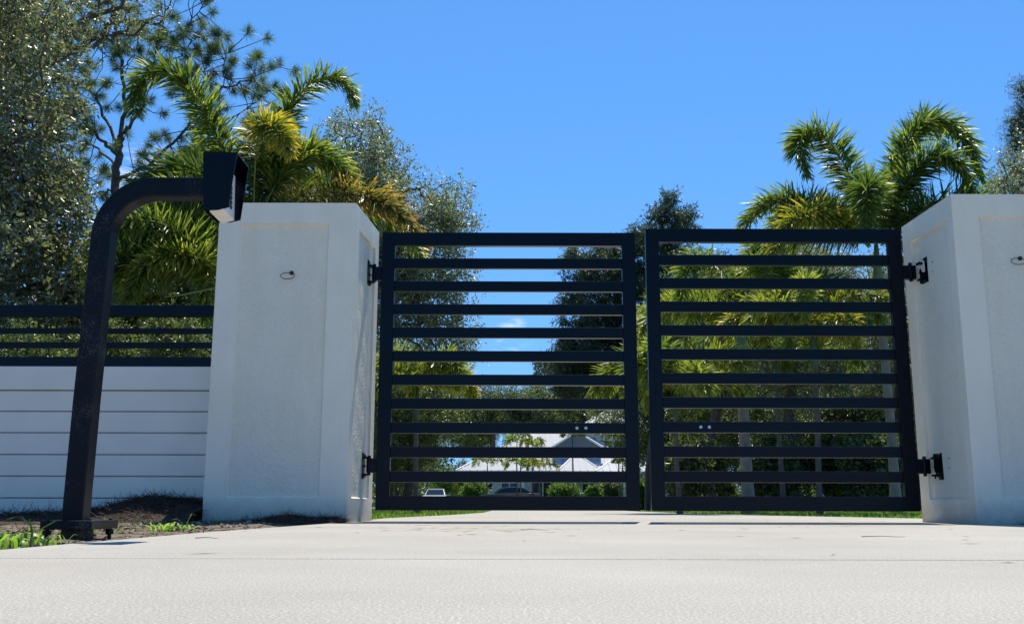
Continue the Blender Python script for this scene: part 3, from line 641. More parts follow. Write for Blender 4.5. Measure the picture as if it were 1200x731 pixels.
frond(root, pxf([(1024, 285, 18), (1003, 222, 17.8), (975, 170, 17.5), (950, 155, 17.3), (936, 170, 17.1), (946, 205, 17)]), 'palm', .52, 400, .042, 41, .55)
frond(root, pxf([(1030, 285, 18), (1048, 210, 17.8), (1070, 155, 17.5), (1100, 142, 17.3), (1132, 165, 17.1), (1152, 212, 17)]), 'palm', .50, 420, .044, 42, .6)
frond(root, pxf([(1030, 285, 18), (1058, 225, 17.3), (1090, 185, 16.9), (1120, 190, 16.6), (1142, 232, 16.5)]), 'palm', .48, 360, .044, 43, .7)
frond(root, pxf([(1026, 285, 18), (1050, 200, 18.6), (1080, 140, 19), (1098, 150, 19.3), (1110, 185, 19.5)]), 'palmdark', .46, 300, .042, 44, .7)
frond(root, pxf([(1018, 288, 18), (975, 252, 17.4), (930, 234, 17), (895, 240, 16.8), (868, 268, 16.6)]), 'palm', .5, 340, .04, 45, .6)
frond(root, pxf([(1018, 290, 18), (990, 262, 17), (955, 248, 16.4), (925, 262, 16.1), (905, 300, 16)]), 'palmgold', .4, 280, .036, 46, .7, start=.3)
frond(root, pxf([(1020, 288, 18), (985, 250, 19), (940, 246, 19.6), (905, 280, 20), (890, 330, 20)]), 'palmdark', .5, 300, .04, 47, .7)
frond(root, pxf([(1032, 288, 18), (1070, 260, 17.6), (1110, 245, 17.4), (1150, 268, 17.2), (1170, 310, 17)]), 'palmdark', .5, 300, .04, 48, .7)
for k, (az, el) in enumerate(((1.0, .9), (2.1, .8), (4.3, .5), (3.6, .3), (5.2, .3), (2.8, .2))): rand_frond(root, c, az, el, 2.6, ('palmdark', 'palm')[k % 2], 50+k, LL=.5, n=260, wid=.04)
def palm_rand(px, Y, cpy, label, grp, mats, Lf, nf, seed, LL=.42, n=240, r0=.09, el=(.15, 1.15), wid=.036, lean=0, dark=True):
    root, c = palm_root(px, Y, cpy, label, grp, r0, seed, lean, dark); r = random.Random(seed)
    for k in range(nf):
        az = 2*math.pi*(k+.5*r.random())/nf*2.618 % (2*math.pi); e = el[0]+(el[1]-el[0])*((k*.618+.1) % 1)
        rand_frond(root, c, az, e, Lf*r.uniform(.85, 1.1), mats[k % len(mats)], seed*100+k, LL=LL, n=n, wid=wid)
palm_rand(868, 18, 372, 'foxtail palm with lime green fronds and grey trunk behind the middle of the right gate', G2, ('palm', 'palmlime', 'palmdark', 'palm'), 2.2, 14, 61, .42, 230, .105, dark=False)
palm_rand(950, 15.5, 380, 'foxtail palm with golden drooping fronds left of the tallest palm trunk', G2, ('palmgold', 'palm', 'palmgold', 'palmlime'), 1.35, 12, 62, .30, 150, .045, el=(-.1, 1.0))
palm_rand(792, 16, 455, 'low foxtail palm seen through the gap between the gate leaves', G2, ('palmlime', 'palm'), 1.45, 12, 63, .34, 200, .04)
palm_rand(910, 24, 420, 'foxtail palm farther back between the lime green and golden palms', G2, ('palm', 'palmdark'), 2.4, 12, 64, .42, 200, .06)
palm_rand(490, 17, 452, 'slim palm with bright yellow green crown behind the left gate leaf', 'slim palms behind the left gate leaf', ('palmlime', 'palmgold', 'palmlime'), 1.1, 13, 65, .30, 150, .045)

# ------------------------------------------------------------------ pine with long needles
pine = empty('slash_pine', at(133, 600, 17).xyz*1, 'tall slash pine with bare crooked limbs and needle tufts above the intercom', 'pine tree')
pine.location = (at(133, 600, 17).x, 17, -.03); pb0 = np.array(pine.location)
LMB = [ # limb polylines in photo pixels with distances, start radius, end radius
 ([(133, 640, 17), (134, 400, 17), (136, 230, 17), (138, 180, 17), (141, 160, 17)], .13, .085),
 ([(141, 162, 17), (146, 125, 17.1), (143, 80, 17.3), (136, 40, 17.4), (131, 0, 17.5), (128, -40, 17.6)], .06, .025),
 ([(138, 182, 17), (120, 165, 16.8), (95, 140, 16.5), (70, 95, 16.2), (60, 60, 16.1)], .05, .018),
 ([(136, 195, 17), (110, 172, 17.4), (80, 160, 17.8), (50, 150, 18)], .035, .012),
 ([(139, 168, 17), (118, 128, 17.4), (100, 95, 17.8), (84, 55, 18), (78, 20, 18)], .045, .014),
 ([(141, 160, 17), (150, 148, 16.7), (165, 130, 16.5), (172, 100, 16.4), (182, 60, 16.3), (196, 20, 16.2), (205, -20, 16.2)], .05, .015),
 ([(137, 215, 17), (165, 198, 16.7), (185, 183, 16.5), (210, 160, 16.3), (232, 130, 16.1), (262, 103, 16), (292, 95, 16), (318, 78, 16)], .05, .012),
 ([(210, 160, 16.3), (240, 148, 16.5), (270, 138, 16.6), (300, 118, 16.7), (312, 104, 16.7)], .022, .008),
 ([(182, 60, 16.3), (205, 45, 16.2), (230, 20, 16.2), (243, 0, 16.2)], .022, .009),
 ([(172, 100, 16.4), (195, 78, 16.7), (215, 60, 16.9), (232, 42, 17)], .022, .009),
 ([(262, 103, 16), (262, 80, 15.9), (270, 58, 15.8)], .014, .007),
 ([(232, 130, 16.1), (240, 100, 16), (243, 72, 15.9)], .018, .007),
 ([(137, 225, 17), (115, 225, 16.8), (100, 235, 16.6), (80, 236, 16.5)], .025, .009),
 ([(137, 210, 17), (160, 205, 17.5), (190, 200, 17.8), (215, 188, 18)], .025, .009),
 ([(95, 140, 16.5), (75, 128, 16.2), (52, 118, 16)], .02, .008),
 ([(143, 80, 17.3), (120, 60, 17.4), (104, 40, 17.5)], .02, .008),
 ([(143, 80, 17.3), (160, 60, 17.5), (165, 30, 17.6)], .02, .008),
 ([(110, 172, 17.4), (98, 200, 17.4), (88, 215, 17.4)], .015, .007),
]
A_, B_, ra_, rb_ = [], [], [], []; tips = []
for l, r0, r1 in LMB:
    n = max(6, len(l)*4); c = bez([np.array(at(*p)) for p in l], n); c[1:-1] += rng.normal(0, .022, (n-2, 3)); rr = np.linspace(r0, r1, n)*.68
    A_.append(c[:-1]); B_.append(c[1:]); ra_.append(rr[:-1]); rb_.append(rr[1:])
    if r0 < .1:
        for i in range(int(n*.33), n, 1):      # side twigs that end in tufts
            for _ in range(rng.choice([1, 1, 2, 2])):
                d = nrm(rng.normal(size=3)+np.array([0, 0, .55])); Lt = rng.uniform(.2, .75); e = c[i]+d*Lt; m_ = c[i]+d*Lt*.5+rng.normal(0, .04, 3)
                A_.append(np.array([c[i], m_])); B_.append(np.array([m_, e])); ra_.append(np.array([.009, .007])); rb_.append(np.array([.007, .005])); tips.append((e, d))
        tips.append((c[-1], nrm(c[-1]-c[-2])))
V, Fq = limbs_mesh(np.concatenate(A_)-pb0, np.concatenate(B_)-pb0, np.concatenate(ra_), np.concatenate(rb_), 7)
link('trunk', np_mesh('trunk', V, Fq, smooth=True), M['pinebark'], pine)
tp = np.array([t_[0] for t_ in tips]); td = np.array([t_[1] for t_ in tips]); k = 190
P = np.repeat(tp, k, 0)-np.repeat(td, k, 0)*rng.uniform(0, .10, (len(tp)*k, 1)); D = nrm(np.repeat(td, k, 0)*.6+rng.normal(size=(len(P), 3))*.6)
V, T = leaf_arrays(P-pb0, D, rng.uniform(.13, .21, len(P)), .005); link('crown', np_mesh('crown', V, T, np.repeat(np.clip(np.repeat(rng.normal(.5, .18, len(tp)), k)+rng.normal(0, .12, len(P)), 0, 1), 2)), M['needle'], pine)

# ------------------------------------------------------------------ broadleaf trees near
tree('holly_tree', 'dense glossy small-leaved tree filling the left edge of view', 'tree',
     env_px([(-10, 150, 95, 120, 12, 1.5), (10, 300, 90, 120, 12, 1.5), (52, 270, 48, 90, 12.4, 1.1), (0, 20, 110, 60, 12, 1.4), (60, 370, 60, 60, 12.2, 1.0), (25, 440, 80, 50, 12.2, 1.0)]),
     1080, 50, .078, 'oliveleaf', (at(-60, 600, 12.4).x, 12.4, -.03), tuple(at(-10, 40, 12.4)), .12, 101, cr=.27, shell=.0, gap=.75, up=.3)
tree('oak_tree', 'small-leaved tree whose branches cross the top left corner before the pine', 'tree',
     env_px([(60, 10, 100, 50, 14.4, 1.2), (150, 0, 55, 40, 14.4, 1), (40, 60, 70, 40, 14.4, 1)]),
     190, 40, .07, 'oliveleaf', (at(-110, 600, 14.4).x, 14.4, -.03), tuple(at(20, 10, 14.4)), .11, 102, cr=.28, shell=.0, gap=.2)
tree('oak_tree', 'dark leafy tree filling the space behind the low palm and the rail fence', 'tree',
     env_px([(190, 330, 75, 80, 19, 1.4), (240, 370, 50, 60, 19, 1.4), (120, 380, 60, 60, 19, 1.4), (215, 280, 50, 50, 19.5, 1.2)]),
     800, 60, .085, 'darkleaf', (at(195, 598, 19).x, 19, -.03), tuple(at(200, 300, 19)), .11, 111, cr=.34, shell=.1, gap=.25)
tree('silver_tree', 'pale silvery leaved tree with airy crown behind the left pillar', 'tree',
     env_px([(425, 190, 58, 62, 25, 1.6), (465, 260, 70, 60, 25, 1.8), (530, 250, 34, 48, 25, 1), (500, 330, 60, 60, 25, 1.6), (420, 330, 90, 90, 25, 1.8), (520, 400, 42, 50, 25, 1.2), (340, 300, 60, 90, 25, 1.5)]),
     1500, 50, .10, 'silverleaf', (at(410, 598, 25).x, 25, -.03), tuple(at(432, 200, 25)), .17, 103, cr=.42, shell=.15, gap=.5)
tree('oak_tree', 'dark tree seen low between the slats beside the left pillar', 'tree',
     env_px([(470, 440, 60, 50, 31, 1.6), (505, 482, 48, 40, 31, 1.8), (450, 520, 50, 50, 31, 1.8), (490, 530, 40, 26, 31, 1.5)]),
     700, 50, .10, 'darkleaf', (at(476, 598, 31).x, 31, -.03), tuple(at(490, 440, 31)), .14, 104, cr=.45, shell=.2)
tree('cedar_tree', 'tall dark cedar with ragged top rising behind the meeting gate leaves', 'cedar tree',
     env_px([(788, 236, 14, 10, 35, .6), (785, 255, 34, 11, 35, 1.2), (800, 272, 28, 9, 35, 1), (748, 280, 22, 12, 35, 1), (770, 296, 44, 9, 35, 1.6), (700, 300, 44, 10, 35, 1.5), (760, 318, 50, 9, 35, 1.8),
             (702, 326, 48, 9, 35, 1.6), (760, 345, 56, 9, 35, 2), (694, 352, 40, 11, 35, 1.6), (765, 372, 62, 10, 35, 2.1), (690, 378, 42, 9, 35, 1.7), (765, 400, 62, 12, 35, 2.1), (692, 402, 50, 9, 35, 1.8), (680, 428, 60, 12, 35, 2), (765, 440, 66, 26, 35, 2.2), (700, 455, 55, 16, 35, 2)]),
     1900, 75, .15, 'conifer', (at(765, 598, 35).x, 35, -.03), tuple(at(775, 262, 35)), .22, 105, bark='pinebark', cr=.36, shell=.0, gap=.6, ratio=.22, up=.5)
tree('oak_tree', 'broad leafy tree showing above the right pillar at the right edge', 'tree',
     env_px([(1195, 225, 42, 38, 24, 1.4), (1230, 200, 50, 50, 24, 1.4), (1150, 262, 50, 34, 24, 1.2), (1190, 300, 80, 60, 24, 1.5)]),
     700, 60, .085, 'silverleaf', (at(1215, 598, 24).x, 24, -.03), tuple(at(1210, 210, 24)), .15, 106, cr=.4, shell=.1)
tree('pine_tree', 'dark pine top poking in at the right edge above the leafy tree', 'pine tree',
     env_px([(1203, 148, 22, 26, 30, .8), (1215, 110, 22, 30, 30, .8), (1192, 172, 14, 10, 30, .5)]),
     200, 90, .12, 'conifer', (at(1225, 598, 30).x, 30, -.03), tuple(at(1212, 105, 30)), .16, 107, bark='pinebark', cr=.38, ratio=.1)
# woods behind the right leaf
W = 'trees in the wood behind the right gate leaf'
tree('wood_tree', 'leafy tree just right of the cedar, top showing in the upper slat gaps', 'tree', env_px([(830, 340, 60, 46, 30, 1.6), (860, 420, 60, 60, 30, 1.6), (800, 400, 40, 50, 30, 1.4)]), 650, 50, .10, 'darkleaf', (at(840, 598, 30).x, 30, -.03), tuple(at(840, 330, 30)), .14, 108, W, cr=.45, shell=.1, gap=.3)
tree('wood_tree', 'pale leaved tree filling the upper slat gaps behind the golden palm', 'tree', env_px([(900, 320, 50, 40, 27, 1.4), (950, 330, 60, 50, 27, 1.6), (940, 420, 70, 60, 27, 1.6)]), 700, 50, .09, 'silverleaf', (at(930, 598, 27).x, 27, -.03), tuple(at(930, 310, 27)), .13, 109, W, cr=.42, shell=.1, gap=.5)
tree('wood_tree', 'thin crowned tree with sky showing through beside the right pillar', 'tree', env_px([(1030, 350, 60, 60, 29, 1.6), (1060, 430, 60, 60, 29, 1.6), (990, 430, 50, 50, 29, 1.5), (1100, 330, 60, 60, 29, 1.5)]), 650, 48, .09, 'silverleaf', (at(1060, 598, 29).x, 29, -.03), tuple(at(1045, 340, 29)), .13, 110, W, cr=.45, shell=.1, gap=.6)
def copy_tree(src, loc, rz, sc, label, group):
    o = src.copy(); C.objects.link(o); o.location = loc; o.rotation_euler = (0, 0, rz); o.scale = sc; o['label'] = label; o['group'] = group
    for ch in src.children: c_ = ch.copy(); C.objects.link(c_); c_.parent = o
    return o
# one fuller wood tree, then copies of it
G3 = 'dense trees making the wood behind the gates'
proto = tree('forest_tree', 'dark forest tree with low crown behind the middle of the right gate', 'tree',
     [(0+9.5, 40, 6.2, 3.2, 3, 2.6), (9.5-1.6, 40, 4.3, 2.4, 2.4, 1.9), (9.5+1.8, 40, 4.4, 2.5, 2.4, 2.0), (9.5, 40, 2.6, 2.8, 2.4, 1.4)], 1100, 48, .13, 'darkleaf', (9.5, 40, -.03), (9.7, 40, 6.5), .2, 120, G3, cr=.55, shell=.15, gap=.35)
spots = [ # px, Y, scale, label
 (795, 48, .95, 'forest tree behind the cedar foot, left end of the right gate'),
 (880, 34, .62, 'low forest tree behind the grey palm trunk'),
 (945, 44, .9, 'forest tree in the middle distance behind the golden palm'),
 (1010, 36, .75, 'forest tree left of the tall palm trunk'),
 (1075, 42, .95, 'forest tree behind the hinge side of the right gate'),
 (1130, 36, .9, 'forest tree hidden mostly by the right pillar'),
 (455, 48, .75, 'forest tree at the hinge side of the left gate'),
 (466, 64, .75, 'forest tree left of the house roof'),
 (395, 40, .8, 'forest tree behind the left pillar'),
 (290, 34, .7, 'forest tree behind the palms left of the pillar'),
 (180, 30, .62, 'forest tree behind the pine trunk'),
 (90, 28, .6, 'forest tree behind the intercom post'),
 (30, 33, .7, 'forest tree behind the glossy tree at the left edge'),
 (1040, 60, 1.15, 'far forest tree right of the golden palm'),
 (910, 62, 1.05, 'far forest tree left of the golden palm')]
for i, (px, Y, s, lb) in enumerate(spots):
    copy_tree(proto, (at(px, 598, Y).x, Y, -.03), i*1.9, (s*1.1, s*1.1, s), lb, G3)
# tree line behind the house
G4 = 'tall trees in a row behind the white roofed house'
p2 = tree('forest_tree', 'tall tree behind the left end of the house roof', 'tree',
     [(-2, 105, 10.5, 4.2, 3, 2.6), (1.5, 105, 9.2, 3.6, 3, 2.2), (-4, 105, 8.3, 3.2, 3, 1.9)], 800, 46, .2, 'darkleaf', (-2, 105, -.03), (-2, 105, 11), .3, 130, G4, cr=.8, shell=.1, gap=.4)
for i, (px, s, lb) in enumerate([(460, 1.0, 'tall tree far left behind the slim yellow palm'), (508, 1.08, 'second tall tree left of the house'), (556, .98, 'tall tree over the left roof slope'), (640, 1.04, 'tall tree behind the roof ridge'), (682, 1.1, 'tall tree behind the screened gable'), (728, 1.0, 'tall tree behind the upper storey'), (775, .95, 'tall tree behind the right end of the house'), (845, 1.1, 'tall tree right of the house beyond the low palm')]):
    Y = 108+6*(i % 3); copy_tree(p2, (at(px, 598, Y).x, Y, -.03), i*2.4, (s*1.05, s*1.05, s*(1.0 if i % 2 else .95)), lb, G4)

# far wood closing the view at ground level
def far_wood(n):
    r = np.random.default_rng(77); k = 900; cx = r.uniform(-75, 85, k); cy = r.uniform(118, 150, k); hh = 2.6+1.6*np.sin(cx*.35)+1.2*np.sin(cx*.13+2)+r.uniform(0, 1.5, k); cz = hh*r.uniform(0, 1, k)**.7
    i = r.integers(0, k, n); P = np.stack([cx[i], cy[i], np.maximum(cz[i], .2)], 1)+r.normal(size=(n, 3))*np.array([1.1, 1.1, .8]); P[:, 2] = np.maximum(P[:, 2], .05)
    V, T = leaf_arrays(P, r.normal(size=(n, 3)), r.uniform(.3, .65, n), .3, r)
    tag(link('far_wood', np_mesh('far_wood', V, T, np.repeat(np.clip(r.normal(.45, .2, n), 0, 1), 2)), M['darkleaf']), 'far-off low wood closing the view behind house and trees', 'wood', None, 'stuff')
far_wood(90000)

# ------------------------------------------------------------------ shrubs
G5 = 'shrubs growing beyond the wall and gates'
def shrub(px, py, rpx, rpy, Y, mat, label, seed, leaf=.08, n=160, per=55, cr=None):
    c = at(px, py, Y); s = Y/F; cr = cr or rpx*s*.35
    return tree('shrub', label, 'shrub', [(c.x, Y, max(c.z, rpy*s*.8), rpx*s, rpx*s*.8, rpy*s)], n, per, leaf, mat, (c.x, Y, -.03), (c.x, Y, c.z), .04, seed, G5, cr=cr, shell=.1, parts=('stem', 'foliage'))
for i, (px, py, rx, ry, Y, mt, lb) in enumerate([
    (30, 470, 70, 90, 10.4, 'darkleaf', 'dark leafy shrub behind the rail fence at the left edge'),
    (120, 460, 50, 90, 10.8, 'darkleaf', 'dark leafy shrub behind the rail fence by the intercom post'),
    (200, 455, 50, 90, 10.6, 'darkleaf', 'dark leafy shrub behind the rail fence next to the pillar'),
    (520, 568, 17, 12, 86, 'shrubleaf', 'bright shrub beside the pale blue car'),
    (557, 574, 17, 12, 74, 'shrubleaf', 'rounded shrub between the two parked cars'),
    (661, 577, 18, 11, 72, 'shrubleaf', 'rounded yellow green shrub before the house wall'),
    (696, 578, 9, 8, 66, 'shrubleaf', 'smallest low shrub under the house window'),
    (716, 575, 14, 13, 69, 'darkleaf', 'dark shrub at the right of the house window'),
    (752, 580, 10, 16, 40, 'shrubleaf', 'pale shrub seen in the gap between the gates'),
    (798, 574, 16, 18, 45, 'palmlime', 'yellow green shrub by the white wall behind the right gate'),
    (848, 576, 14, 16, 50, 'darkleaf', 'dark shrub beside the grey palm trunk'),
    (930, 578, 24, 12, 48, 'shrubleaf', 'wide low shrub behind the middle of the right gate'),
    (985, 575, 14, 15, 42, 'palmlime', 'lime shrub in the lower gap of the right gate'),
    (1020, 577, 16, 15, 44, 'shrubleaf', 'green shrub left of the tall palm foot'),
    (1060, 575, 16, 20, 40, 'darkleaf', 'dark shrub right of the tall palm foot'),
    (900, 560, 40, 34, 58, 'darkleaf', 'big dark thicket behind the grey palm trunk'),
    (1000, 556, 50, 38, 60, 'darkleaf', 'big dark thicket left of the tall palm'),
    (474, 566, 24, 26, 84, 'darkleaf', 'big dark thicket left of the pale blue car'), (540, 562, 18, 22, 92, 'darkleaf', 'big dark thicket right of the pale blue car'),
    (815, 545, 40, 34, 27, 'darkleaf', 'dark understorey thicket behind the low palm'), (905, 548, 34, 36, 26, 'darkleaf', 'dark understorey thicket right of the grey palm trunk'), (965, 540, 42, 40, 27, 'darkleaf', 'dark understorey thicket under the golden palm'), (1020, 545, 36, 42, 25, 'darkleaf', 'dark understorey thicket beside the tall palm trunk'), (1075, 540, 40, 44, 26, 'darkleaf', 'dark understorey thicket behind the right hinge')]):
    shrub(px, py, rx, ry, Y, mt, lb, 200+i, leaf=.05 if Y < 15 else .14, n=300 if Y < 15 else 130, per=60)

# ------------------------------------------------------------------ house
HY = 80.0
hs_ = empty('house', (4, HY, 0), 'large white metal roofed house far behind the gates', 'house')
def hx(px): return at(px, 560, HY).x
def hz(py, Y=HY): return at(600, py, Y).z
def hip(x0, x1, y0, y1, ze, zr, rx0, rx1, name='roof'):
    ym = (y0+y1)/2; mb = MB()
    a, b_, c, d = (x0, y0, ze), (x1, y0, ze), (x1, y1, ze), (x0, y1, ze); r0 = (rx0, ym, zr); r1 = (rx1, ym, zr)
    mb.quadpts([a, b_, r1, r0]); mb.quadpts([c, d, r0, r1]); mb.quadpts([b_, c, r1]); mb.quadpts([d, a, r0])
    o = mb.build(name, M['roof'], hs_)
    MB().box((x0+.02, y0+.02, ze-.24), (x1-.02, y1-.02, ze-.004)).build('fascia', M['soffit'], o)
    sm = MB(); Lx = x1-x0; n = int(Lx/.55)
    for i in range(1, n):
        x = x0+Lx*i/n; f_ = min(1, (x-x0)/max(.01, rx0-x0), (x1-x)/max(.01, x1-rx1)); e = .03
        sm.quadpts([(x-e, y0, ze), (x+e, y0, ze), (x+e, y0+(ym-y0)*f_, ze+(zr-ze)*f_), (x-e, y0+(ym-y0)*f_, ze+(zr-ze)*f_)][::1])
        for k in range(4): v = sm.v[-4+k]; sm.v[-4+k] = (v[0], v[1]-.03, v[2]+.05)
    sm.build('roof_seam', M['seam'], o, fixn=False)
    cap = MB(); cap.tube([a, r0, r1, b_], .07, 6); cap.build('ridge_cap', M['soffit'], o)
    return o
ze = hz(551)
hip(hx(534), hx(745), HY, HY+12, ze, hz(500, HY+6), hx(632)+.2, hx(668)+1.5)
MB().box((hx(545), HY+1, -.03), (hx(742), HY+11, ze-.245)).build('wall', M['wall'], hs_)
hip(hx(652), hx(704), HY-2.2, HY+2, ze-.1, hz(534, HY), hx(672), hx(680), 'roof')
hip(hx(694), hx(770), HY-3.4, HY+3, ze-.15, hz(535, HY), hx(722), hx(740), 'roof')
MB().box((hx(700), HY-2.8, -.03), (hx(764), HY+.99, ze-.4)).build('wall', M['wall'], hs_)
# upper storey
zu = hz(507, HY+5)
MB().box((hx(672), HY+4.5, ze), (hx(762), HY+10, zu+.4)).build('upper_wall', M['wall'], hs_)
hip(hx(680)+.2, hx(775), HY+3.8, HY+11, zu+.4, hz(472, HY+7), hx(738), hx(748))
wn = [(568, 577, 566, 573, HY+1), (623, 649, 565, 582, HY+1), (683, 695, 567, 577, HY+1), (588, 606, 566, 590, HY+1), (712, 722, 566, 578, HY-2.8), (752, 760, 560, 578, HY-2.8)]
for a, b_, c, d, Y in wn:
    x0, x1 = at(a, c, Y).x, at(b_, c, Y).x; z1, z0 = at(a, c, Y).z, at(a, d, Y).z
    fr = MB().box((x0-.08, Y-.05, z0-.08), (x1+.08, Y-.002, z1+.08)).build('window', M['soffit'], hs_)
    MB().box((x0, Y-.065, z0), (x1, Y-.052, z1)).build('pane', M['glass'], fr)
    if b_-a > 12: MB().box(((x0+x1)/2-.04, Y-.085, z0), ((x0+x1)/2+.04, Y-.066, z1)).build('mullion', M['soffit'], fr)
Y = HY+4.5
for a, b_ in ((686, 700), (703, 717), (720, 744)):
    x0, x1 = at(a, 515, Y).x, at(b_, 515, Y).x
    fr = MB().box((x0-.06, Y-.05, hz(524, Y)), (x1+.06, Y-.002, hz(515, Y))).build('window', M['soffit'], hs_); MB().box((x0, Y-.065, hz(523, Y)), (x1, Y-.052, hz(516, Y))).build('pane', M['glass'], fr)
# screened gable in front of the upper storey
ga, gb, gc = at(648, 524, HY+1.5), at(705, 524, HY+1.5), at(676, 507, HY+1.5)
g_ = MB().prism([(ga.x, ga.z), (gb.x, gb.z), (gc.x, gc.z)], HY+1.5, HY+5.5).build('gable', M['screen'], hs_)
MB().tube([ga+Vector((-.1, -.1, 0)), gc+Vector((0, -.1, .1)), gb+Vector((.1, -.1, 0))], .10, 6).build('gable_trim', M['soffit'], g_)
for px in (612, 655, 700): p_ = at(px, 560, HY+.4); MB().box((p_.x-.15, HY+.25, -.03), (p_.x+.15, HY+.55, ze-.25)).build('column', M['soffit'], hs_)
# second white building low behind right gate
an = empty('outbuilding', (hx(815), 66, 0), 'low white outbuilding behind the left end of the right gate', 'building')
p0, p1 = at(776, 560, 66), at(812, 560, 66)
MB().box((p0.x, 66, -.03), (p1.x, 71, 2.3)).build('wall', M['wall'], an)
rfb = MB(); rfb.prism([(p0.x-.4, 2.305), (p1.x+.4, 2.305), ((p0.x+p1.x)/2, 3.2)], 65.6, 71.4); rfb.build('roof', M['roof'], an)
fr = MB().box((p0.x+.9, 65.95, .9), (p0.x+1.7, 65.998, 1.8)).build('window', M['soffit'], an); MB().box((p0.x+.98, 65.93, .98), (p0.x+1.62, 65.949, 1.72)).build('pane', M['glass'], fr)
# small palms in front of the house
G6 = 'small palms in front of the house'
for i, (px, Y, cpy, mt, Lf, lb) in enumerate([(571, 64, 543, ('palm',), 1.25, 'small two-headed palm before the left roof slope'), (606, 66, 519, ('palmlime', 'palm'), 1.0, 'taller palm whose head meets the roof ridge'), (624, 68, 522, ('palmlime',), .9, 'palm with lime head just right of the taller one'),
        (610, 60, 546, ('palmgold', 'palm'), 1.15, 'bushy olive palm over the dark car'), (632, 62, 547, ('palmgold', 'palmdark'), 1.1, 'bushy dark palm between car and window'), (671, 58, 509, ('palmdark',), .6, 'dark palm head against the screened gable'), (725, 60, 513, ('palmlime', 'palmdark'), .75, 'palm before the upper storey window'), (729, 66, 540, ('palmdark',), .55, 'dark palm head against the right hip roof')]):
    palm_rand(px, Y, cpy, lb, G6, mt, Lf*1.25, 8, 300+i, .34, 30, .045, wid=.07, el=(.25, 1.2))

# ------------------------------------------------------------------ cars by the house
def wheel(p, r_, parent, ax='x'):
    x, y, z = p
    wv = MB().tube([(x, y-.10, z), (x, y+.10, z)] if ax == 'y' else [(x-.10, y, z), (x+.10, y, z)], r_, 18).build('wheel', M['tyre'], parent, bevel=.02)
    MB().tube([(x, y-.108, z), (x, y+.108, z)] if ax == 'y' else [(x-.108, y, z), (x+.108, y, z)], r_*.6, 12).build('rim', M['rim'], wv)
def car(cx, cy, mat, label, side):
    """side True: seen from the side (length along x); else nose towards the gate"""
    r = empty('parked_car', (cx, cy, -.03), label, 'car', 'cars parked by the house'); Lh = 2.2
    up = [(-Lh, .35), (-Lh, .75), (-1.95, .92), (-1.25, .98), (-.62, 1.38), (.1, 1.46), (.85, 1.42), (1.6, 1.05), (Lh-.05, .98), (Lh, .6), (Lh-.1, .32)]
    body = [(-Lh, .3), (-Lh, .72), (-2.0, .9), (-1.2, .97), (1.65, 1.02), (2.12, .98), (Lh, .62), (2.1, .3)]
    cab = [(-1.2, .972), (-.62, 1.38), (.1, 1.46), (.85, 1.42), (1.62, 1.02)]
    def prof_(pl_, w0, w1, zcut, name, m_, bev, par):
        n = len(pl_); mb = MB(); v = []
        for sgn in (-1, 1):
            for a, z in pl_:
                wd = w0+(w1-w0)*max(0, min(1, (z-zcut)/.5)); v.append((cx+a, cy+sgn*wd, z-.03) if side else (cx+sgn*wd, cy+a, z-.03))
        mb.v = v; mb.f = [tuple(range(n)), tuple(reversed(range(n, 2*n)))]+[(i, (i+1) % n, n+(i+1) % n, n+i) for i in range(n)]
        return mb.build(name, m_, par, bevel=bev)
    prof_(body, .88, .9, .5, 'body', mat, .05, r); cabin = prof_(cab, .80, .60, .98, 'cabin', mat, .04, r)
    prof_([(-1.12, .99), (-.63, 1.335), (-.675, 1.372), (-1.18, 1.012)], .72, .56, .98, 'windscreen', M['glass'], 0, cabin)
    for s_ in (-1, 1):
        g = [(-.95, 1.01), (-.50, 1.33), (.1, 1.39), (.8, 1.35), (1.3, 1.04)]; v = []
        for k in (0, .03):
            for a, z in g:
                wd = .80-.20*max(0, (z-.98)/.5)+.004+k*.3; v.append((cx+a, cy+s_*wd, z-.03) if side else (cx+s_*wd, cy+a, z-.03))
        mb = MB(); mb.v = v; mb.f = [(0, 1, 2, 3, 4), (9, 8, 7, 6, 5)]+[(i, (i+1) % 5, 5+(i+1) % 5, 5+i) for i in range(5)]; mb.build('side_window', M['glass'], cabin)
    for a in (-1.35, 1.35):
        for s_ in (-1, 1):
            wheel((cx+a, cy+s_*.82, .30) if side else (cx+s_*.82, cy+a, .30), .33, r, 'y' if side else 'x')
    for s_ in (-1, 1):
        a, b_ = -Lh, s_*.62
        MB().box(*(((cx+a-.01, cy+b_-.18, .58), (cx+a+.12, cy+b_+.18, .70)) if side else ((cx+b_-.18, cy+a-.01, .58), (cx+b_+.18, cy+a+.12, .70)))).build('headlight', M['lamp'], r, bevel=.02)
    return r
car(at(511, 590, 80).x, 80, M['carpale'], 'pale blue car facing the gate under the slim palm', False)
car(at(598, 590, 72).x, 72, M['cardark'], 'dark grey car standing side on before the house', True)

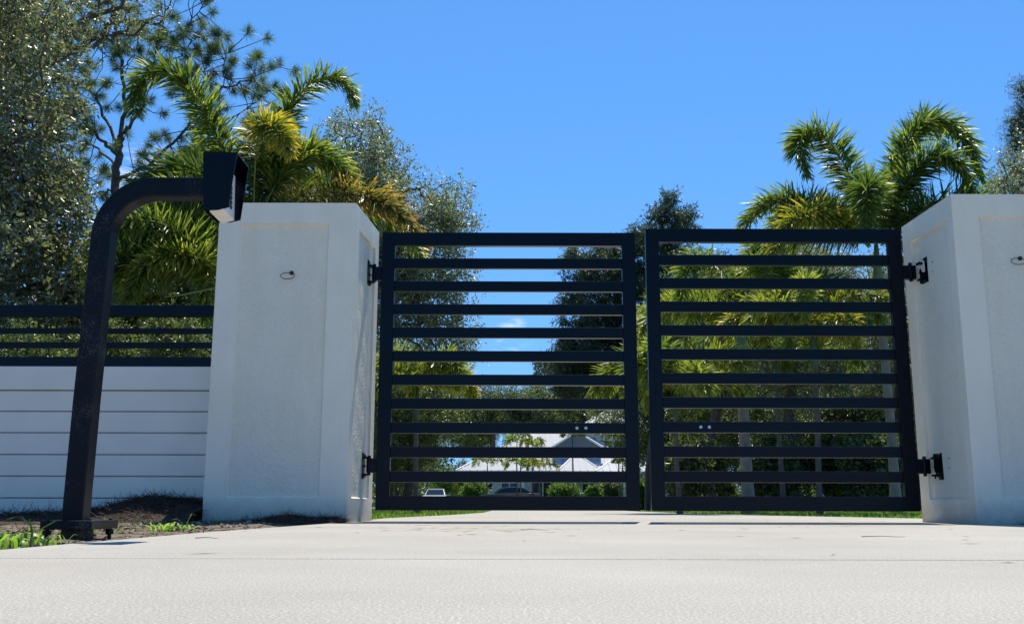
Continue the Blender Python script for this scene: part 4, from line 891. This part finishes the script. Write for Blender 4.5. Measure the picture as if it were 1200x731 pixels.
# ------------------------------------------------------------------ pine straw, grass, weeds, debris
def fibres(n, fx, name, mat, label, L0, L1, wd, kind='stuff', cat=None, flat=.35, r=rng):
    P, D = fx(n); m = len(P); V, T = leaf_arrays(P, nrm(D*np.array([1, 1, flat])), r.uniform(L0, L1, m), wd, r, .8)
    return tag(link(name, np_mesh(name, V, T, np.repeat(r.uniform(0, 1, m), 2)), M[mat]), label, cat, None, kind)
def mound_h(x, y):     # pine straw banked against the wall
    a = np.exp(-((x+2.62)/.30)**2)*.155+np.exp(-((x+2.25)/.25)**2)*.10+np.exp(-((x+3.3)/.5)**2)*.06+np.exp(-((x+4.3)/.7)**2)*.04
    return -.02+(a+.02*fbm(x, y, 7)+.03)*np.clip(1-((y-7.62)/.75)**2, 0, 1)
hm = heightsheet(-6.5, -2.192, 6.85, 7.70, 150, 40, mound_h, 'pine_straw_bank', M['straw_base'], 'dark pine straw heaped against the foot of the white wall', 'stuff', cat='pine straw')
def f1(n):
    x = rng.uniform(-6.2, -2.22, n); y = rng.uniform(6.9, 7.66, n); z = mound_h(x, y); k = rng.uniform(0, 1, n) < np.clip((z+.01)/.08, .15, 1); x, y, z = x[k], y[k], z[k]
    return np.stack([x, y, z-.002], 1), rng.normal(size=(len(x), 3))+np.array([0, 0, .25])
fibres(26000, f1, 'loose_pine_straw', 'straw', 'loose dry pine needles bristling from the straw bank', .05, .13, .0022, flat=.28, cat='pine straw')
def mound2(x, y): return -.02+(.055*np.exp(-((x+1.55)/.20)**2)+.035*np.exp(-((x+1.25)/.12)**2)+.012)*np.clip(1-((y-7.22)/.36)**2, 0, 1)
heightsheet(-2.0, -1.14, 6.9, 7.297, 60, 26, mound2, 'pine_straw_heap', M['straw_base'], 'small heap of pine straw at the foot of the left pillar', 'stuff', cat='pine straw')
def f2(n):
    x = rng.uniform(-2, -1.15, n); y = rng.uniform(6.9, 7.28, n); return np.stack([x, y, mound2(x, y)], 1), rng.normal(size=(n, 3))
fibres(3500, f2, 'loose_straw_tuft', 'straw', 'loose dry needles on the small heap before the left pillar', .04, .10, .002, flat=.28, cat='pine straw')
def mound3(x, y): return -.02+.045*np.clip((x-3.35)/.3, 0, 1)*np.clip(1-((y-7.05)/.5)**2, 0, 1)
heightsheet(3.35, 6.0, 6.6, 7.097, 60, 26, mound3, 'pine_straw_bed', M['straw_base'], 'pine straw mulch at the foot of the right pillar', 'stuff', cat='pine straw')
def f3(n):
    x = rng.uniform(3.35, 5.5, n); y = rng.uniform(6.6, 7.08, n); return np.stack([x, y, mound3(x, y)], 1), rng.normal(size=(n, 3))
fibres(5000, f3, 'loose_straw_mulch', 'straw', 'loose dry needles on the mulch before the right pillar', .04, .10, .002, flat=.28, cat='pine straw')
# lawn blades in the strips behind the gates
def f4(n):
    y = 9.0+16*rng.uniform(0, 1, n)**1.5; x = rng.uniform(-9, 12, n)
    le = np.interp(y, [9, 10, 17, 26], [-1.25, -1.25, -.55, -.55]); re = np.interp(y, [9, 9.9, 14, 22, 26], [4.25, 4.45, 3.5, 3.0, 3.0]); k = (x < le) | (x > re); x, y = x[k], y[k]
    return np.stack([x, y, np.full(len(x), -.03)], 1), rng.normal(size=(len(x), 3))*.5+np.array([0, 0, 1.2])
fibres(60000, f4, 'lawn_grass', 'blade', 'short green grass strip behind the bottom rails of the gates', .03, .085, .008, flat=1, cat='grass')
def f5(n):
    x = rng.uniform(-3.2, -1.3, n); y = rng.uniform(2.6, 6.9, n); k = (fbm(x, y, 3) > .25); x, y = x[k], y[k]; return np.stack([x, y, soil_h(x, y)], 1), rng.normal(size=(len(x), 3))*.5+np.array([0, 0, .8])
fibres(2600, f5, 'sprouting_grass', 'blade', 'thin scattered grass sprouting in the soil strip', .015, .04, .004, flat=1, cat='grass')
def blades(name, label, cat, cx, cy, rx, ry, n, hL, wd, seed, group=None, lean=.5, avoid=None):
    """a clump of arching blades, each blade three segments"""
    r = np.random.default_rng(seed); x = cx+rx*r.normal(size=n)*.5; y = cy+ry*r.normal(size=n)*.5
    if avoid is not None: k = x < avoid; x, y = x[k], y[k]; n = len(x)
    P = np.stack([x, y, np.full(n, -.02)], 1); az = r.uniform(0, 2*np.pi, n); h = np.stack([np.cos(az), np.sin(az), 0*az], 1); ln = r.uniform(.2, 1, n)*lean
    Lh_ = hL*r.uniform(.45, 1.1, n)[:, None]; up_ = np.array([0, 0, 1.]); S = nrm(np.cross(h, up_)+r.normal(0, .3, (n, 3))); ln = ln[:, None]
    p1 = P+nrm(up_+h*ln*.5)*Lh_*.45; p2 = p1+nrm(up_*.6+h*ln*1.6)*Lh_*.35; p3 = p2+nrm(-up_*.2+h*(ln+.6))*Lh_*.3
    V = np.stack([P-S*wd*.4, P+S*wd*.4, p1-S*wd*.5, p1+S*wd*.5, p2-S*wd*.4, p2+S*wd*.4, p3], 1).reshape(-1, 3); i = np.arange(n)*7
    T = np.stack([np.stack(q_, 1) for q_ in ((i, i+1, i+3), (i, i+3, i+2), (i+2, i+3, i+5), (i+2, i+5, i+4), (i+4, i+5, i+6))], 1).reshape(-1, 3)
    if name == 'grass_clump': cat = None
    b0 = np.array([cx, cy, -.02]); o = link(name, np_mesh(name, V-b0, T, np.repeat(r.uniform(.3, 1, n), 5)), M['blade'], None, (cx, cy, -.02)); return tag(o, label, cat, group, 'stuff' if name == 'grass_clump' else None)
GW = 'green weeds beside the driveway'
blades('grass_clump', 'broad bright grass clump at the left edge before the post', 'grass', -1.62, 2.95, .26, .24, 330, .085, .012, 1, GW, avoid=-1.38)
blades('grass_clump', 'bright grass clump in front of the post base plate', 'grass', -1.62, 3.35, .16, .16, 160, .06, .010, 2, GW, avoid=-1.4)
blades('grass_clump', 'tall single-stemmed grass tuft left of the post plate', 'grass', at(38, 620, 3.3).x, 3.3, .02, .02, 6, .16, .006, 3, GW, .8)
blades('weed_plant', 'small green weed between the post and the pillar', 'weed', at(202, 615, 5.2).x, 5.2, .10, .06, 46, .075, .011, 4, GW, 1.2)
blades('weed_plant', 'tiny weed sprout left of the small green weed', 'weed', at(180, 615, 5.5).x, 5.5, .03, .03, 9, .05, .006, 5, GW, 1.0)
blades('weed_plant', 'tall pale stalk leaning from the soil near the pillar', 'weed', at(216, 618, 5.1).x, 5.1, .008, .008, 3, .13, .004, 6, GW, .9)
blades('weed_plant', 'thin weed sprout at the corner of wall and pillar', 'weed', at(240, 600, 7.2).x, 7.2, .03, .03, 10, .06, .005, 7, GW, .6)
blades('weed_plant', 'wispy weed on top of the straw bank', 'weed', at(195, 582, 7.5).x, 7.5, .02, .02, 14, .2, .003, 8, GW, .6)
# stones
st = MB()
for _ in range(200):
    x = random.uniform(-2.4, -1.38); y = random.uniform(3.0, 7.1); s_ = random.uniform(.003, .012)*(1+.5*(y > 5)); z = float(soil_h(x, y))
    n0 = len(st.v); q_ = [Vector((random.uniform(.6, 1.2)*a, random.uniform(.6, 1.2)*b_, random.uniform(.5, .9)*c_)) for a, b_, c_ in ((1, 0, 0), (0, 1, 0), (-1, 0, 0), (0, -1, 0), (0, 0, 1), (0, 0, -1))]
    st.v += [(x+v.x*s_, y+v.y*s_, z+v.z*s_+s_*.3) for v in q_]; st.f += [(n0+a, n0+b_, n0+4) for a, b_ in ((0, 1), (1, 2), (2, 3), (3, 0))]+[(n0+b_, n0+a, n0+5) for a, b_ in ((0, 1), (1, 2), (2, 3), (3, 0))]
tag(st.build('loose_stones', M['pebble'], fixn=False), 'pale stone chips scattered over the soil strip', 'stones', None, 'stuff')
def f6(n):
    x = np.concatenate([rng.normal(-.25, .35, n//3), rng.uniform(-1.2, 3.3, n-n//3)]); y = np.concatenate([rng.normal(5.2, .7, n//3), rng.uniform(2.0, 8.4, n-n//3)]); return np.stack([x, y, np.full(n, .0025)], 1), rng.normal(size=(n, 3))*np.array([1, .5, .03])
fibres(90, f6, 'fallen_needles', 'straw', 'stray brown pine needles fallen on the concrete', .03, .09, .0012, flat=.02, cat='pine needles')
def f7(n):
    x = rng.uniform(-3.6, -1.34, n); y = rng.uniform(2.9, 7.2, n); return np.stack([x, y, soil_h(x, y)+.003], 1), rng.normal(size=(n, 3))
P7, D7 = f7(1300); V7, T7 = leaf_arrays(P7, nrm(D7*np.array([1, 1, .35])), rng.uniform(.012, .045, 1300), rng.uniform(.005, .016, 1300))
tag(link('leaf_litter', np_mesh('leaf_litter', V7, T7, np.repeat(rng.uniform(.3, 1.1, 1300), 2)), M['straw']), 'dry leaf and bark litter lying on the soil strip', 'leaf litter', None, 'stuff')
def f8(n):
    x = rng.uniform(-3.4, -1.32, n); y = rng.uniform(3.0, 7.2, n); return np.stack([x, y, soil_h(x, y)+.004], 1), rng.normal(size=(n, 3))
fibres(1600, f8, 'stray_straw', 'straw', 'stray pine needles strewn over the soil strip', .04, .12, .0018, flat=.08, cat='pine straw')
def twig(px, py, L_, label, seed):
    r = random.Random(seed); d = at(px, py, 1)-Vector((0, 0, CAMZ)); t_ = -(CAMZ)/d.z; p = Vector((0, 0, CAMZ))+d*t_; pts = []
    for i in range(7): pts.append((p.x+L_*(i/6-.5), p.y+.03*math.sin(i*.35+seed), .002+.003*math.sin(i*.6)**2))
    tag(MB().tube(pts, [.0016-.00015*i for i in range(7)], 6).build('fallen_twig', M['twig'], smooth=True), label, 'twig', 'twigs lying on the driveway')
twig(241, 631, .09, 'curled brown twig on the concrete right of the post', 1)
twig(627, 621, .14, 'short twig on the concrete below the left gate', 2)
twig(1034, 629, .16, 'longest twig on the concrete below the right gate', 3)
